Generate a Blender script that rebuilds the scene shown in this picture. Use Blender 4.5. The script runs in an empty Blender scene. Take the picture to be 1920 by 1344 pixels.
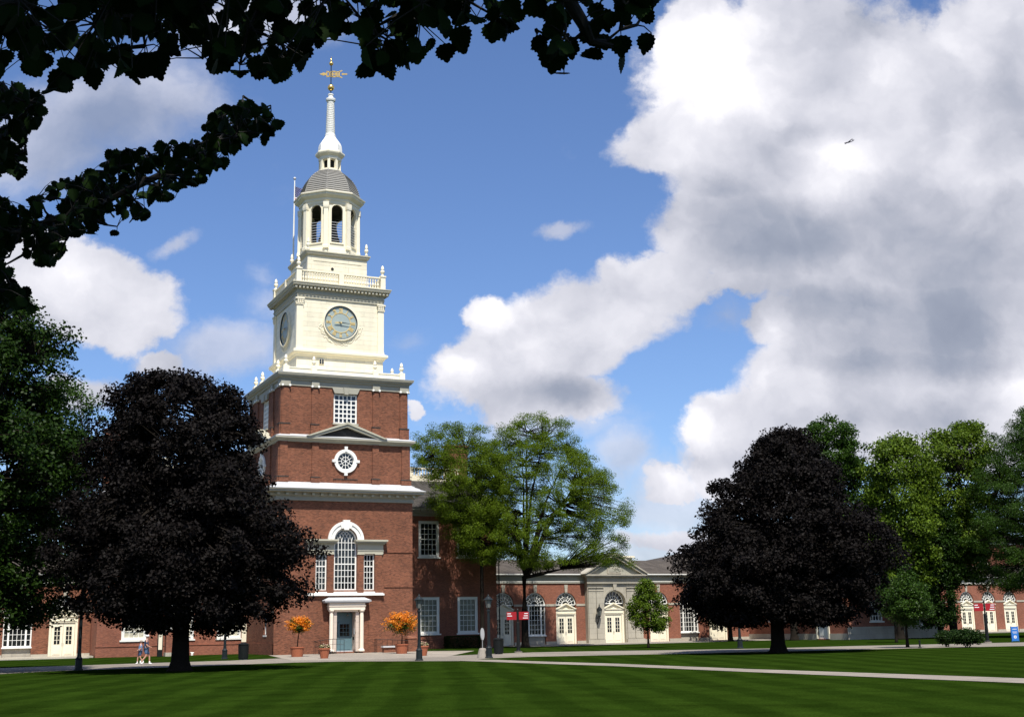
import bpy, math, random
import numpy as np
from mathutils import Vector, Matrix
R=math.radians
S=bpy.context.scene; COL=S.collection
random.seed(7); RNG=np.random.default_rng(7)
# ------------------------------------------------------------------ viewpoint (real metres; tower axis = origin, front faces -Y)
CAM=np.array([-31.2,-104.43,1.826]); YAW,PIT,ROL=R(25.3125),R(12.2143),R(-1.105); FPX=2321.3
_fw=np.array([math.sin(YAW)*math.cos(PIT),math.cos(YAW)*math.cos(PIT),math.sin(PIT)])
_r=np.array([math.cos(YAW),-math.sin(YAW),0]); _u=np.cross(_r,_fw)
_r2=_r*math.cos(ROL)+_u*math.sin(ROL); _u2=-_r*math.sin(ROL)+_u*math.cos(ROL)
HF=np.array([math.sin(YAW),math.cos(YAW),0.])
def ray(x,y): return _fw*FPX+_r2*(x-960)-_u2*(y-672)
def G(x,y,z=0.):
    d=ray(x,y); return CAM+d*((z-CAM[2])/d[2])
def atY(x,y,Y):
    d=ray(x,y); return CAM+d*((Y-CAM[1])/d[1])
def atD(x,y,D):
    d=ray(x,y); return CAM+d*(D/np.linalg.norm(d))
# ------------------------------------------------------------------ materials
def newmat(n):
    m=bpy.data.materials.new(n); m.use_nodes=True; nt=m.node_tree; return m,nt,nt.nodes['Principled BSDF']
def nd(nt,t,**k):
    n=nt.nodes.new(t)
    for a,b in k.items(): setattr(n,a,b)
    return n
def plain(n,c,rough=.6,metal=0.,var=.12,scale=3.,spec=.5,bump=0.,bscale=30.):
    m,nt,b=newmat(n); L=nt.links
    tc=nd(nt,'ShaderNodeNewGeometry'); no=nd(nt,'ShaderNodeTexNoise'); no.inputs['Scale'].default_value=scale; no.inputs['Detail'].default_value=6
    L.new(tc.outputs['Position'],no.inputs['Vector'])
    mx=nd(nt,'ShaderNodeMixRGB'); L.new(no.outputs['Fac'],mx.inputs['Fac'])
    mx.inputs['Color1'].default_value=tuple(x*(1-var) for x in c)+(1,); mx.inputs['Color2'].default_value=tuple(min(1,x*(1+var)) for x in c)+(1,)
    L.new(mx.outputs['Color'],b.inputs['Base Color'])
    b.inputs['Roughness'].default_value=rough; b.inputs['Metallic'].default_value=metal; b.inputs['Specular IOR Level'].default_value=spec
    if bump:
        n2=nd(nt,'ShaderNodeTexNoise'); n2.inputs['Scale'].default_value=bscale; n2.inputs['Detail'].default_value=4; L.new(tc.outputs['Position'],n2.inputs['Vector'])
        bp=nd(nt,'ShaderNodeBump'); bp.inputs['Strength'].default_value=bump; bp.inputs['Distance'].default_value=.03; L.new(n2.outputs['Fac'],bp.inputs['Height']); L.new(bp.outputs['Normal'],b.inputs['Normal'])
    return m
def wallcoord(nt):
    L=nt.links; g=nd(nt,'ShaderNodeNewGeometry'); s=nd(nt,'ShaderNodeSeparateXYZ'); L.new(g.outputs['Position'],s.inputs[0])
    a=nd(nt,'ShaderNodeMath',operation='ADD'); L.new(s.outputs['X'],a.inputs[0]); L.new(s.outputs['Y'],a.inputs[1])
    c=nd(nt,'ShaderNodeCombineXYZ'); L.new(a.outputs[0],c.inputs['X']); L.new(s.outputs['Z'],c.inputs['Y']); return g,c,s
def brickmat(n,c1,c2,mortar):
    m,nt,b=newmat(n); L=nt.links; g,c,s=wallcoord(nt)
    br=nd(nt,'ShaderNodeTexBrick'); L.new(c.outputs[0],br.inputs['Vector'])
    br.inputs['Scale'].default_value=1.; br.inputs['Brick Width'].default_value=.22; br.inputs['Row Height'].default_value=.078; br.inputs['Mortar Size'].default_value=.006; br.inputs['Mortar Smooth'].default_value=.3; br.inputs['Bias'].default_value=-.15
    br.inputs['Color1'].default_value=c1+(1,); br.inputs['Color2'].default_value=c2+(1,); br.inputs['Mortar'].default_value=mortar+(1,)
    no=nd(nt,'ShaderNodeTexNoise'); no.inputs['Scale'].default_value=.35; no.inputs['Detail'].default_value=8; no.inputs['Roughness'].default_value=.65; L.new(g.outputs['Position'],no.inputs['Vector'])
    rp=nd(nt,'ShaderNodeMapRange'); rp.inputs['From Min'].default_value=.3; rp.inputs['From Max'].default_value=.7; rp.inputs['To Min'].default_value=.78; rp.inputs['To Max'].default_value=1.18; L.new(no.outputs['Fac'],rp.inputs['Value'])
    # clumps of darker headers
    n3=nd(nt,'ShaderNodeTexNoise'); n3.inputs['Scale'].default_value=9.0; n3.inputs['Detail'].default_value=3
    mp=nd(nt,'ShaderNodeMapping'); mp.inputs['Scale'].default_value=(.6,1.5,1); L.new(c.outputs[0],mp.inputs['Vector']); L.new(mp.outputs[0],n3.inputs['Vector'])
    r3=nd(nt,'ShaderNodeMapRange'); r3.inputs['From Min'].default_value=.35; r3.inputs['From Max'].default_value=.65; r3.inputs['To Min'].default_value=.84; r3.inputs['To Max'].default_value=1.16; L.new(n3.outputs['Fac'],r3.inputs['Value'])
    mm=nd(nt,'ShaderNodeMath',operation='MULTIPLY'); L.new(rp.outputs[0],mm.inputs[0]); L.new(r3.outputs[0],mm.inputs[1])
    v=nd(nt,'ShaderNodeVectorMath',operation='SCALE'); L.new(br.outputs['Color'],v.inputs[0]); L.new(mm.outputs[0],v.inputs['Scale'])
    L.new(v.outputs[0],b.inputs['Base Color']); b.inputs['Roughness'].default_value=.85; b.inputs['Specular IOR Level'].default_value=.25
    bp=nd(nt,'ShaderNodeBump'); bp.inputs['Strength'].default_value=.5; bp.inputs['Distance'].default_value=.01; L.new(br.outputs['Fac'],bp.inputs['Height']); bp.invert=True; L.new(bp.outputs[0],b.inputs['Normal'])
    return m
def boardmat(n,c,h,joint=.55,vert=0.,rough=.5,var=.06):
    """painted boards / stone courses: thin darker joints every h metres in Z (and every vert metres along the wall)"""
    m,nt,b=newmat(n); L=nt.links; g,cc,s=wallcoord(nt)
    br=nd(nt,'ShaderNodeTexBrick'); L.new(cc.outputs[0],br.inputs['Vector']); br.inputs['Scale'].default_value=1.
    br.inputs['Brick Width'].default_value=vert or 3.4; br.inputs['Row Height'].default_value=h; br.inputs['Mortar Size'].default_value=.012; br.inputs['Mortar Smooth'].default_value=.5
    br.inputs['Color1'].default_value=tuple(x*(1-var) for x in c)+(1,); br.inputs['Color2'].default_value=tuple(min(1,x*(1+var)) for x in c)+(1,); br.inputs['Mortar'].default_value=tuple(x*joint for x in c)+(1,)
    no=nd(nt,'ShaderNodeTexNoise'); no.inputs['Scale'].default_value=.8; no.inputs['Detail'].default_value=8; no.inputs['Roughness'].default_value=.7
    mp=nd(nt,'ShaderNodeMapping'); mp.inputs['Scale'].default_value=(1,1,.35); L.new(g.outputs['Position'],mp.inputs['Vector']); L.new(mp.outputs[0],no.inputs['Vector'])
    rp=nd(nt,'ShaderNodeMapRange'); rp.inputs['From Min'].default_value=.3; rp.inputs['From Max'].default_value=.7; rp.inputs['To Min'].default_value=.80; rp.inputs['To Max'].default_value=1.06; L.new(no.outputs['Fac'],rp.inputs['Value'])
    v=nd(nt,'ShaderNodeVectorMath',operation='SCALE'); L.new(br.outputs['Color'],v.inputs[0]); L.new(rp.outputs[0],v.inputs['Scale']); L.new(v.outputs[0],b.inputs['Base Color']); b.inputs['Roughness'].default_value=rough; b.inputs['Specular IOR Level'].default_value=.12 if rough>=.7 else .4
    bp=nd(nt,'ShaderNodeBump'); bp.inputs['Strength'].default_value=.6; bp.inputs['Distance'].default_value=.015; bp.invert=True; L.new(br.outputs['Fac'],bp.inputs['Height']); L.new(bp.outputs[0],b.inputs['Normal'])
    return m
def leafmat(n,c1,c2,trans=.3,rough=.45,spec=.4,tcol=None):
    m,nt,b=newmat(n); L=nt.links
    at=nd(nt,'ShaderNodeAttribute',attribute_name='tint')
    mx=nd(nt,'ShaderNodeMixRGB'); L.new(at.outputs['Fac'],mx.inputs['Fac']); mx.inputs['Color1'].default_value=c1+(1,); mx.inputs['Color2'].default_value=c2+(1,)
    L.new(mx.outputs[0],b.inputs['Base Color']); b.inputs['Roughness'].default_value=rough; b.inputs['Specular IOR Level'].default_value=spec
    tr=nd(nt,'ShaderNodeBsdfTranslucent'); ms=nd(nt,'ShaderNodeMixShader'); ms.inputs[0].default_value=trans
    if tcol: tr.inputs['Color'].default_value=tcol+(1,)
    else: L.new(mx.outputs[0],tr.inputs['Color'])
    L.new(b.outputs[0],ms.inputs[1]); L.new(tr.outputs[0],ms.inputs[2]); L.new(ms.outputs[0],nt.nodes['Material Output'].inputs['Surface'])
    return m
M={}
M['brick']=brickmat('brick',(.222,.079,.042),(.100,.035,.020),(.20,.125,.082))
M['brick_orange']=brickmat('brick_orange',(.27,.095,.055),(.19,.065,.04),(.24,.15,.11))
M['cream']=boardmat('cream_boards',(.80,.735,.555),.42,joint=.62)
M['cream_plain']=plain('cream_paint',(.80,.735,.56),.5,var=.09,scale=2.6)
M['white']=plain('white_paint',(.80,.79,.73),.45,var=.04,scale=2)
M['stone_trim']=plain('tan_trim',(.43,.405,.31),.6,var=.10,scale=2.5)
M['grey_trim']=plain('grey_tan_trim',(.33,.315,.25),.6,var=.10,scale=2.5)
M['flashing']=plain('lead_flashing',(.50,.50,.50),.4,var=.1,scale=2)
M['limestone']=boardmat('limestone',(.42,.385,.31),.5,joint=.8,vert=1.1,rough=.8,var=.05)
M['slate']=boardmat('slate',(.060,.055,.050),.16,joint=.45,vert=.3,rough=.7,var=.28)
M['dome_slate']=plain('dome_slate',(.25,.24,.215),.55,var=.2,scale=5)
M['dome_line']=plain('dome_slate_edge',(.26,.25,.225),.6,var=.1)
M['roof_brown']=boardmat('brown_slate',(.085,.072,.060),.17,joint=.5,vert=.3,rough=.75,var=.25)
M['gold']=plain('gold_leaf',(.85,.55,.16),.28,metal=.85,var=.1)
M['goldpaint']=plain('gold_paint',(.62,.47,.20),.45,var=.12)
M['dialgreen']=plain('clock_dial',(.31,.37,.35),.5,var=.08,scale=4)
M['darkhand']=plain('clock_hand',(.03,.04,.04),.4)
M['dark']=plain('shadowy_void',(.012,.012,.012),.9)
M['black']=plain('black_metal',(.009,.011,.011),.5,var=.2,spec=.2)
M['grayblue']=plain('lamp_post_paint',(.012,.017,.019),.45,var=.2,spec=.25)
M['glasslamp']=plain('lamp_glass',(.14,.15,.14),.15,var=.1)
M['steel']=plain('grey_steel',(.30,.31,.32),.4,var=.1)
M['pane']=plain('window_glass',(.010,.011,.012),.06,var=.3,spec=.6)
M['pane_curtain_reflection']=plain('window_curtain_reflection',(.13,.135,.10),.25,var=.7,scale=1.6,spec=.6)  # pale curtains plus grey-green reflections put into the glass colour
M['pane_blind']=plain('window_blind',(.46,.43,.33),.3,var=.3,scale=2)
M['doorblue']=plain('door_blue',(.10,.175,.20),.45,var=.06)
M['portal']=plain('portal_paint',(.80,.69,.56),.5,var=.05,scale=2)
M['pinkstone']=boardmat('pink_stone',(.60,.50,.42),.4,joint=.9,rough=.7,var=.04)
M['terracotta']=plain('terracotta',(.33,.10,.045),.75,var=.2,scale=8)
M['soil']=plain('soil',(.03,.02,.013),.95)
M['bark']=plain('bark',(.016,.013,.010),.95,var=.45,scale=9,spec=.05,bump=1.,bscale=14)
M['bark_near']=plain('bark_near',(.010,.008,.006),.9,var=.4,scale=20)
M['concrete']=plain('path_concrete',(.215,.185,.148),.9,var=.16,scale=1.2,bump=.2)
M['terrace']=plain('terrace_stone',(.27,.24,.20),.85,var=.12,scale=1.)
M['redsign']=plain('red_sign',(.30,.006,.010),.4,var=.05)
M['bluesign']=plain('blue_sign',(.03,.16,.50),.4,var=.05)
M['white_letter']=plain('white_lettering',(.75,.75,.75),.5,var=.02)
M['ovalgrey']=plain('oval_grey',(.30,.31,.30),.4,var=.1)
M['mulch']=plain('mulch',(.07,.04,.025),.95,var=.3,scale=20)
M['flagblue']=plain('flag_blue',(.02,.03,.15),.7); M['flagred']=plain('flag_red',(.45,.02,.02),.7); M['flagwhite']=plain('flag_white',(.75,.75,.75),.7,var=.02)
M['skin']=plain('skin',(.50,.27,.19),.5,var=.05); M['navy']=plain('navy_shirt',(.045,.085,.17),.85); M['jean']=plain('denim_shorts',(.075,.14,.26),.85)
M['lightblue']=plain('light_blue_top',(.22,.42,.72),.85,var=.25,scale=12); M['shoe']=plain('white_shoe',(.78,.78,.76),.6,var=.03); M['hair']=plain('grey_hair',(.35,.30,.25),.7)
M['planegrey']=plain('aircraft_paint',(.12,.11,.13),.5)
M['leaf_purple']=leafmat('leaf_purple',(.0050,.0040,.0037),(.0100,.0078,.0068),.10,rough=.6,spec=.07)
M['leaf_green']=leafmat('leaf_green',(.018,.045,.005),(.048,.098,.010),.30,spec=.15)
M['leaf_bright']=leafmat('leaf_bright',(.044,.082,.006),(.125,.190,.015),.35,spec=.15)
M['leaf_locust']=leafmat('leaf_locust',(.060,.105,.006),(.150,.215,.014),.45,spec=.10)
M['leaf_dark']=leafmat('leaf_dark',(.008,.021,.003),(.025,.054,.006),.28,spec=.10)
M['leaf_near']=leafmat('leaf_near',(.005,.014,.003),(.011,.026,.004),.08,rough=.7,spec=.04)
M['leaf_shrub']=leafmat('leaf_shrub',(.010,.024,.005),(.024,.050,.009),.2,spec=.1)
M['flower_orange']=leafmat('flower_orange',(.60,.16,.008),(.80,.30,.012),.3)
M['flower_pink']=leafmat('flower_pink',(.60,.25,.30),(.80,.70,.40),.3)
def grassmat(stripes=True):
    m,nt,b=newmat('grass'); L=nt.links; g=nd(nt,'ShaderNodeNewGeometry'); a=R(21.4)
    rot=nd(nt,'ShaderNodeVectorRotate',rotation_type='Z_AXIS'); rot.inputs['Angle'].default_value=a; L.new(g.outputs['Position'],rot.inputs['Vector'])
    s=nd(nt,'ShaderNodeSeparateXYZ'); L.new(rot.outputs[0],s.inputs[0])
    nw=nd(nt,'ShaderNodeTexNoise'); nw.inputs['Scale'].default_value=.12; nw.inputs['Detail'].default_value=2; L.new(g.outputs['Position'],nw.inputs['Vector'])
    ad=nd(nt,'ShaderNodeMath',operation='MULTIPLY_ADD'); L.new(nw.outputs['Fac'],ad.inputs[0]); ad.inputs[1].default_value=1.6; L.new(s.outputs['X'],ad.inputs[2])
    mu=nd(nt,'ShaderNodeMath',operation='MULTIPLY'); L.new(ad.outputs[0],mu.inputs[0]); mu.inputs[1].default_value=math.pi/0.95
    si=nd(nt,'ShaderNodeMath',operation='SINE'); L.new(mu.outputs[0],si.inputs[0])
    st=nd(nt,'ShaderNodeMapRange',interpolation_type='SMOOTHSTEP'); st.inputs['From Min'].default_value=-.5; st.inputs['From Max'].default_value=.5; L.new(si.outputs[0],st.inputs['Value'])
    # fine + mid variation
    n1=nd(nt,'ShaderNodeTexNoise'); n1.inputs['Scale'].default_value=.5; n1.inputs['Detail'].default_value=9; n1.inputs['Roughness'].default_value=.7; L.new(g.outputs['Position'],n1.inputs['Vector'])
    n2=nd(nt,'ShaderNodeTexNoise'); n2.inputs['Scale'].default_value=14; n2.inputs['Detail'].default_value=5
    L.new(rot.outputs[0],n2.inputs['Vector'])
    mx=nd(nt,'ShaderNodeMixRGB'); L.new(st.outputs[0],mx.inputs['Fac']); mx.inputs['Color1'].default_value=(.0118,.0250,.0026,1); mx.inputs['Color2'].default_value=(.0160,.0325,.0034,1)
    r1=nd(nt,'ShaderNodeMapRange'); r1.inputs['From Min'].default_value=.3; r1.inputs['From Max'].default_value=.7; r1.inputs['To Min'].default_value=.62; r1.inputs['To Max'].default_value=1.36; L.new(n1.outputs['Fac'],r1.inputs['Value'])
    r2=nd(nt,'ShaderNodeMapRange'); r2.inputs['From Min'].default_value=.3; r2.inputs['From Max'].default_value=.7; r2.inputs['To Min'].default_value=.72; r2.inputs['To Max'].default_value=1.28; L.new(n2.outputs['Fac'],r2.inputs['Value'])
    mm=nd(nt,'ShaderNodeMath',operation='MULTIPLY'); L.new(r1.outputs[0],mm.inputs[0]); L.new(r2.outputs[0],mm.inputs[1])
    v=nd(nt,'ShaderNodeVectorMath',operation='SCALE'); L.new(mx.outputs[0],v.inputs[0]); L.new(mm.outputs[0],v.inputs['Scale']); L.new(v.outputs[0],b.inputs['Base Color'])
    b.inputs['Roughness'].default_value=1.; b.inputs['Specular IOR Level'].default_value=0.
    bp=nd(nt,'ShaderNodeBump'); bp.inputs['Strength'].default_value=.8; bp.inputs['Distance'].default_value=.05; L.new(n2.outputs['Fac'],bp.inputs['Height']); L.new(bp.outputs[0],b.inputs['Normal'])
    return m
M['grass']=grassmat()
def slabmat(n,axis,step,c):
    m,nt,b=newmat(n); L=nt.links; g=nd(nt,'ShaderNodeNewGeometry'); s=nd(nt,'ShaderNodeSeparateXYZ'); L.new(g.outputs['Position'],s.inputs[0])
    a=nd(nt,'ShaderNodeMath',operation='MULTIPLY'); L.new(s.outputs[axis],a.inputs[0]); a.inputs[1].default_value=1/step
    f=nd(nt,'ShaderNodeMath',operation='FRACT'); L.new(a.outputs[0],f.inputs[0]); j=nd(nt,'ShaderNodeMath',operation='LESS_THAN'); L.new(f.outputs[0],j.inputs[0]); j.inputs[1].default_value=.035
    fl=nd(nt,'ShaderNodeMath',operation='FLOOR'); L.new(a.outputs[0],fl.inputs[0]); wn=nd(nt,'ShaderNodeTexWhiteNoise',noise_dimensions='1D'); L.new(fl.outputs[0],wn.inputs['W'])
    no=nd(nt,'ShaderNodeTexNoise'); no.inputs['Scale'].default_value=1.1; no.inputs['Detail'].default_value=9; no.inputs['Roughness'].default_value=.7; L.new(g.outputs['Position'],no.inputs['Vector'])
    v=nd(nt,'ShaderNodeMapRange'); v.inputs['From Min'].default_value=.25; v.inputs['From Max'].default_value=.75; v.inputs['To Min'].default_value=.72; v.inputs['To Max'].default_value=1.2; L.new(no.outputs['Fac'],v.inputs['Value'])
    q=nd(nt,'ShaderNodeMath',operation='MULTIPLY_ADD'); L.new(wn.outputs['Value'],q.inputs[0]); q.inputs[1].default_value=.22; q.inputs[2].default_value=.89
    w=nd(nt,'ShaderNodeMath',operation='MULTIPLY'); L.new(v.outputs[0],w.inputs[0]); L.new(q.outputs[0],w.inputs[1])
    jj=nd(nt,'ShaderNodeMath',operation='MULTIPLY_ADD'); L.new(j.outputs[0],jj.inputs[0]); jj.inputs[1].default_value=-.5; jj.inputs[2].default_value=1.
    z=nd(nt,'ShaderNodeMath',operation='MULTIPLY'); L.new(w.outputs[0],z.inputs[0]); L.new(jj.outputs[0],z.inputs[1])
    cc=nd(nt,'ShaderNodeVectorMath',operation='SCALE'); cc.inputs[0].default_value=c; L.new(z.outputs[0],cc.inputs['Scale']); L.new(cc.outputs[0],b.inputs['Base Color']); b.inputs['Roughness'].default_value=.9; return m
M['slab_x']=slabmat('path_slabs','X',1.8,(.215,.185,.148)); M['slab_y']=slabmat('cross_path_slabs','Y',1.6,(.235,.20,.16)); M['slab_f']=slabmat('forecourt_slabs','X',1.5,(.29,.25,.20))
# ------------------------------------------------------------------ object helpers
ORG={}
def tag(o,label=None,cat=None,group=None,kind=None):
    if label: o['label']=label
    if cat: o['category']=cat
    if group: o['group']=group
    if kind: o['kind']=kind
    return o
def thing(name,label,cat,loc=(0,0,0),group=None):
    o=bpy.data.objects.new(name,None); COL.objects.link(o); o.location=loc; ORG[o]=np.array(loc,float); o.empty_display_size=.3
    return tag(o,label,cat,group)
def mkobj(name,mesh,mat,parent=None,loc=None,smooth=False):
    """mesh coords are world coords; shift to the parent's origin"""
    o=bpy.data.objects.new(name,mesh)
    for m in (mat if isinstance(mat,(list,tuple)) else [mat]): mesh.materials.append(M[m] if isinstance(m,str) else m)
    COL.objects.link(o)
    org=ORG[parent] if parent is not None else np.array(loc if loc is not None else (0,0,0),float)
    if np.any(org!=0):
        n=len(mesh.vertices); a=np.empty(n*3); mesh.vertices.foreach_get('co',a); a=a.reshape(-1,3)-org; mesh.vertices.foreach_set('co',a.ravel())
    if parent is not None: o.parent=parent
    else: o.location=org
    ORG[o]=org
    if smooth: mesh.polygons.foreach_set('use_smooth',[True]*len(mesh.polygons))
    mesh.update(); return o
I3=lambda u,y,z:(u,y,z)
def face(k):
    """facade transform: (u along wall, y depth with front at -Y, z) rotated k quarter turns; k=1 is the left (-X) face"""
    if k==0: return I3
    if k==1: return lambda u,y,z:(y,-u,z)
    if k==2: return lambda u,y,z:(-u,-y,z)
    return lambda u,y,z:(-y,u,z)
SPLIT={'brick_plinth','brick_pilaster','plinth_caps','stone_band','capital_scroll','gutter_line','water_table','downpipe','hip_flashing','roof_balustrade','lettering','white_marks','carved_stone','stone_base','balusters'}
class MB:
    def __init__(s,T=I3): s.v=[]; s.f=[]; s.T=T; s.mi=[]; s.m=0; s.pc=[]
    def split(s,name,mat,parent,smooth):
        bb=[(np.array(s.v[a:b]).min(0)-.012,np.array(s.v[a:b]).max(0)+.012) for a,b,_,_ in s.pc]; n=len(bb); lab=list(range(n))
        def find(i):
            while lab[i]!=i: i=lab[i]
            return i
        for i in range(n):
            for j in range(i): 
                if (bb[i][0]<=bb[j][1]).all() and (bb[j][0]<=bb[i][1]).all(): lab[find(i)]=find(j)
        comp={}
        for i in range(n): comp.setdefault(find(i),[]).append(i)
        for ids in comp.values():
            q=MB()
            for i in ids:
                a,b,c,d=s.pc[i]; q.add(s.v[a:b],[tuple(k-a for k in f) for f in s.f[c:d]])
            q.pc=q.pc[:1]; o=q.build(name,mat,parent,smooth)
        return o
    def add(s,vs,fs):
        s.pc.append((len(s.v),len(s.v)+len(vs),len(s.f),len(s.f)+len(fs))); n=len(s.v); s.v+= [s.T(*p) for p in vs]; s.f+= [tuple(i+n for i in f) for f in fs]; s.mi+=[s.m]*len(fs); return s
    def box(s,x0,x1,y0,y1,z0,z1):
        return s.add([(x0,y0,z0),(x1,y0,z0),(x1,y1,z0),(x0,y1,z0),(x0,y0,z1),(x1,y0,z1),(x1,y1,z1),(x0,y1,z1)],[(0,3,2,1),(4,5,6,7),(0,1,5,4),(1,2,6,5),(2,3,7,6),(3,0,4,7)])
    def prism(s,pts,y0,y1):
        """polygon (u,z) extruded in depth"""
        n=len(pts); return s.add([(a,y0,b) for a,b in pts]+[(a,y1,b) for a,b in pts],[tuple(range(n)),tuple(range(2*n-1,n-1,-1))]+[(i,i+n,(i+1)%n+n,(i+1)%n) for i in range(n)])
    def bar(s,a,b,w,y0,y1):
        """bar in the (u,z) plane from a to b"""
        dx,dz=b[0]-a[0],b[1]-a[1]; l=math.hypot(dx,dz) or 1; nx,nz=-dz/l*w/2,dx/l*w/2
        return s.prism([(a[0]-nx,a[1]-nz),(b[0]-nx,b[1]-nz),(b[0]+nx,b[1]+nz),(a[0]+nx,a[1]+nz)],y0,y1)
    def ring(s,c,r0,r1,y0,y1,a0=0.,a1=360.,n=32,rz=1.):
        full=abs(a1-a0)>=359.9; m=n if full else n+1; vs=[]; fs=[]
        for i in range(m):
            a=R(a0+(a1-a0)*i/n); ca,sa=math.cos(a),math.sin(a)
            vs+=[(c[0]+r0*ca,y0,c[1]+r0*sa*rz),(c[0]+r1*ca,y0,c[1]+r1*sa*rz),(c[0]+r1*ca,y1,c[1]+r1*sa*rz),(c[0]+r0*ca,y1,c[1]+r0*sa*rz)]
        for i in range(n):
            p=i*4; q=((i+1)%m)*4
            for k in range(4): fs.append((p+k,q+k,q+(k+1)%4,p+(k+1)%4))
        if not full: fs+=[(3,2,1,0),tuple((m-1)*4+k for k in range(4))]
        return s.add(vs,fs)
    def disc(s,c,r,y0,y1,n=32,a0=0,a1=360):
        if a1-a0>=359.9: pts=[(c[0]+r*math.cos(R(360*i/n)),c[1]+r*math.sin(R(360*i/n))) for i in range(n)]
        else: pts=[(c[0]+r*math.cos(R(a0+(a1-a0)*i/n)),c[1]+r*math.sin(R(a0+(a1-a0)*i/n))) for i in range(n+1)]
        return s.prism(pts,y0,y1)
    def lathe(s,prof,n=16,c=(0,0),rot=0.,cap=True):
        """prof [(r,z)] about vertical axis at c ; rot in degrees"""
        vs=[]; fs=[]
        for r,z in prof:
            for i in range(n): a=R(rot+360*i/n); vs.append((c[0]+r*math.cos(a),c[1]+r*math.sin(a),z))
        for k in range(len(prof)-1):
            for i in range(n): j=(i+1)%n; fs.append((k*n+i,k*n+j,(k+1)*n+j,(k+1)*n+i))
        if cap: fs.append(tuple(range(n-1,-1,-1))); fs.append(tuple((len(prof)-1)*n+i for i in range(n)))
        return s.add(vs,fs)
    def sq(s,prof,c=(0,0)):
        """stack of square mouldings: prof [(half width,z)]"""
        return s.lathe([(h*math.sqrt(2),z) for h,z in prof],4,c,45)
    def oct(s,prof,c=(0,0)):
        k=1/math.cos(R(22.5)); return s.lathe([(h*k,z) for h,z in prof],8,c,22.5)
    def tube(s,pts,rad,n=8):
        P=[np.array(p,float) for p in pts]; rad=rad if isinstance(rad,(list,tuple)) else [rad]*len(P); vs=[]; fs=[]
        for i,p in enumerate(P):
            t=P[min(i+1,len(P)-1)]-P[max(i-1,0)]; t/=(np.linalg.norm(t) or 1); a=np.array([0,0,1.]) if abs(t[2])<.9 else np.array([1.,0,0])
            e=np.cross(t,a); e/=np.linalg.norm(e); g=np.cross(t,e)
            for k in range(n): w=2*math.pi*k/n; vs.append(tuple(p+rad[i]*(math.cos(w)*e+math.sin(w)*g)))
        for i in range(len(P)-1):
            for k in range(n): j=(k+1)%n; fs.append((i*n+k,i*n+j,(i+1)*n+j,(i+1)*n+k))
        fs.append(tuple(range(n-1,-1,-1))); fs.append(tuple((len(P)-1)*n+k for k in range(n)))
        return s.add(vs,fs)
    def ball(s,c,r,n=12,sz=1.):
        return s.lathe([(max(.001,r*math.sin(math.pi*k/n)),c[2]-r*sz*math.cos(math.pi*k/n)) for k in range(n+1)],n+4,(c[0],c[1]))
    def build(s,name,mat,parent=None,smooth=False,loc=None):
        if name in SPLIT and parent is not None and len(s.pc)>1: return s.split(name,mat,parent,smooth)
        me=bpy.data.meshes.new(name); me.from_pydata(s.v,[],s.f); o=mkobj(name,me,mat,parent,loc,smooth)
        if any(s.mi): me.polygons.foreach_set('material_index',s.mi)
        import bmesh
        bm=bmesh.new(); bm.from_mesh(me); bmesh.ops.recalc_face_normals(bm,faces=bm.faces); bm.to_mesh(me); bm.free()
        return o
def wall(mb,u0,u1,z0,z1,yf,th,holes,side=True):
    """wall slab front at y=yf, thickness th (to larger y), with openings (a0,a1,b0,b1,arch): arch=True gives a semicircular head ending at b1"""
    us=sorted({u0,u1,*[h[0] for h in holes],*[h[1] for h in holes]}); zs=sorted({z0,z1,*[h[2] for h in holes],*[h[3] for h in holes]})
    inh=lambda u,z:any(h[0]<u<h[1] and h[2]<z<h[3] for h in holes)
    for y in (yf,yf+th):
        for i in range(len(us)-1):
            for j in range(len(zs)-1):
                if not inh((us[i]+us[i+1])/2,(zs[j]+zs[j+1])/2):
                    mb.add([(us[i],y,zs[j]),(us[i+1],y,zs[j]),(us[i+1],y,zs[j+1]),(us[i],y,zs[j+1])],[(0,1,2,3)])
    if side:
        for (a,b,c,d) in ((u0,z0,u1,z0),(u1,z0,u1,z1),(u1,z1,u0,z1),(u0,z1,u0,z0)): mb.add([(a,yf,b),(c,yf,d),(c,yf+th,d),(a,yf+th,b)],[(0,1,2,3)])
    for h in holes:
        a0,a1,b0,b1,ar=h; r=(a1-a0)/2; sp=b1-r if ar else b1
        for (a,b,c,d) in ((a0,b0,a1,b0),(a1,b0,a1,sp),(a0,b0,a0,sp))+(() if ar else ((a0,b1,a1,b1),)): mb.add([(a,yf,b),(c,yf,d),(c,yf+th,d),(a,yf+th,b)],[(0,1,2,3)])
        if ar:
            n=20; cx=(a0+a1)/2; P=[(cx-r*math.cos(math.pi*i/n),sp+r*math.sin(math.pi*i/n)) for i in range(n+1)]
            for i in range(n):
                p,q=P[i],P[i+1]
                for y in (yf,yf+th): mb.add([(p[0],y,p[1]),(q[0],y,q[1]),(q[0],y,b1),(p[0],y,b1)],[(0,1,2,3)])
                mb.add([(p[0],yf,p[1]),(q[0],yf,q[1]),(q[0],yf+th,q[1]),(p[0],yf+th,p[1])],[(0,1,2,3)])
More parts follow.
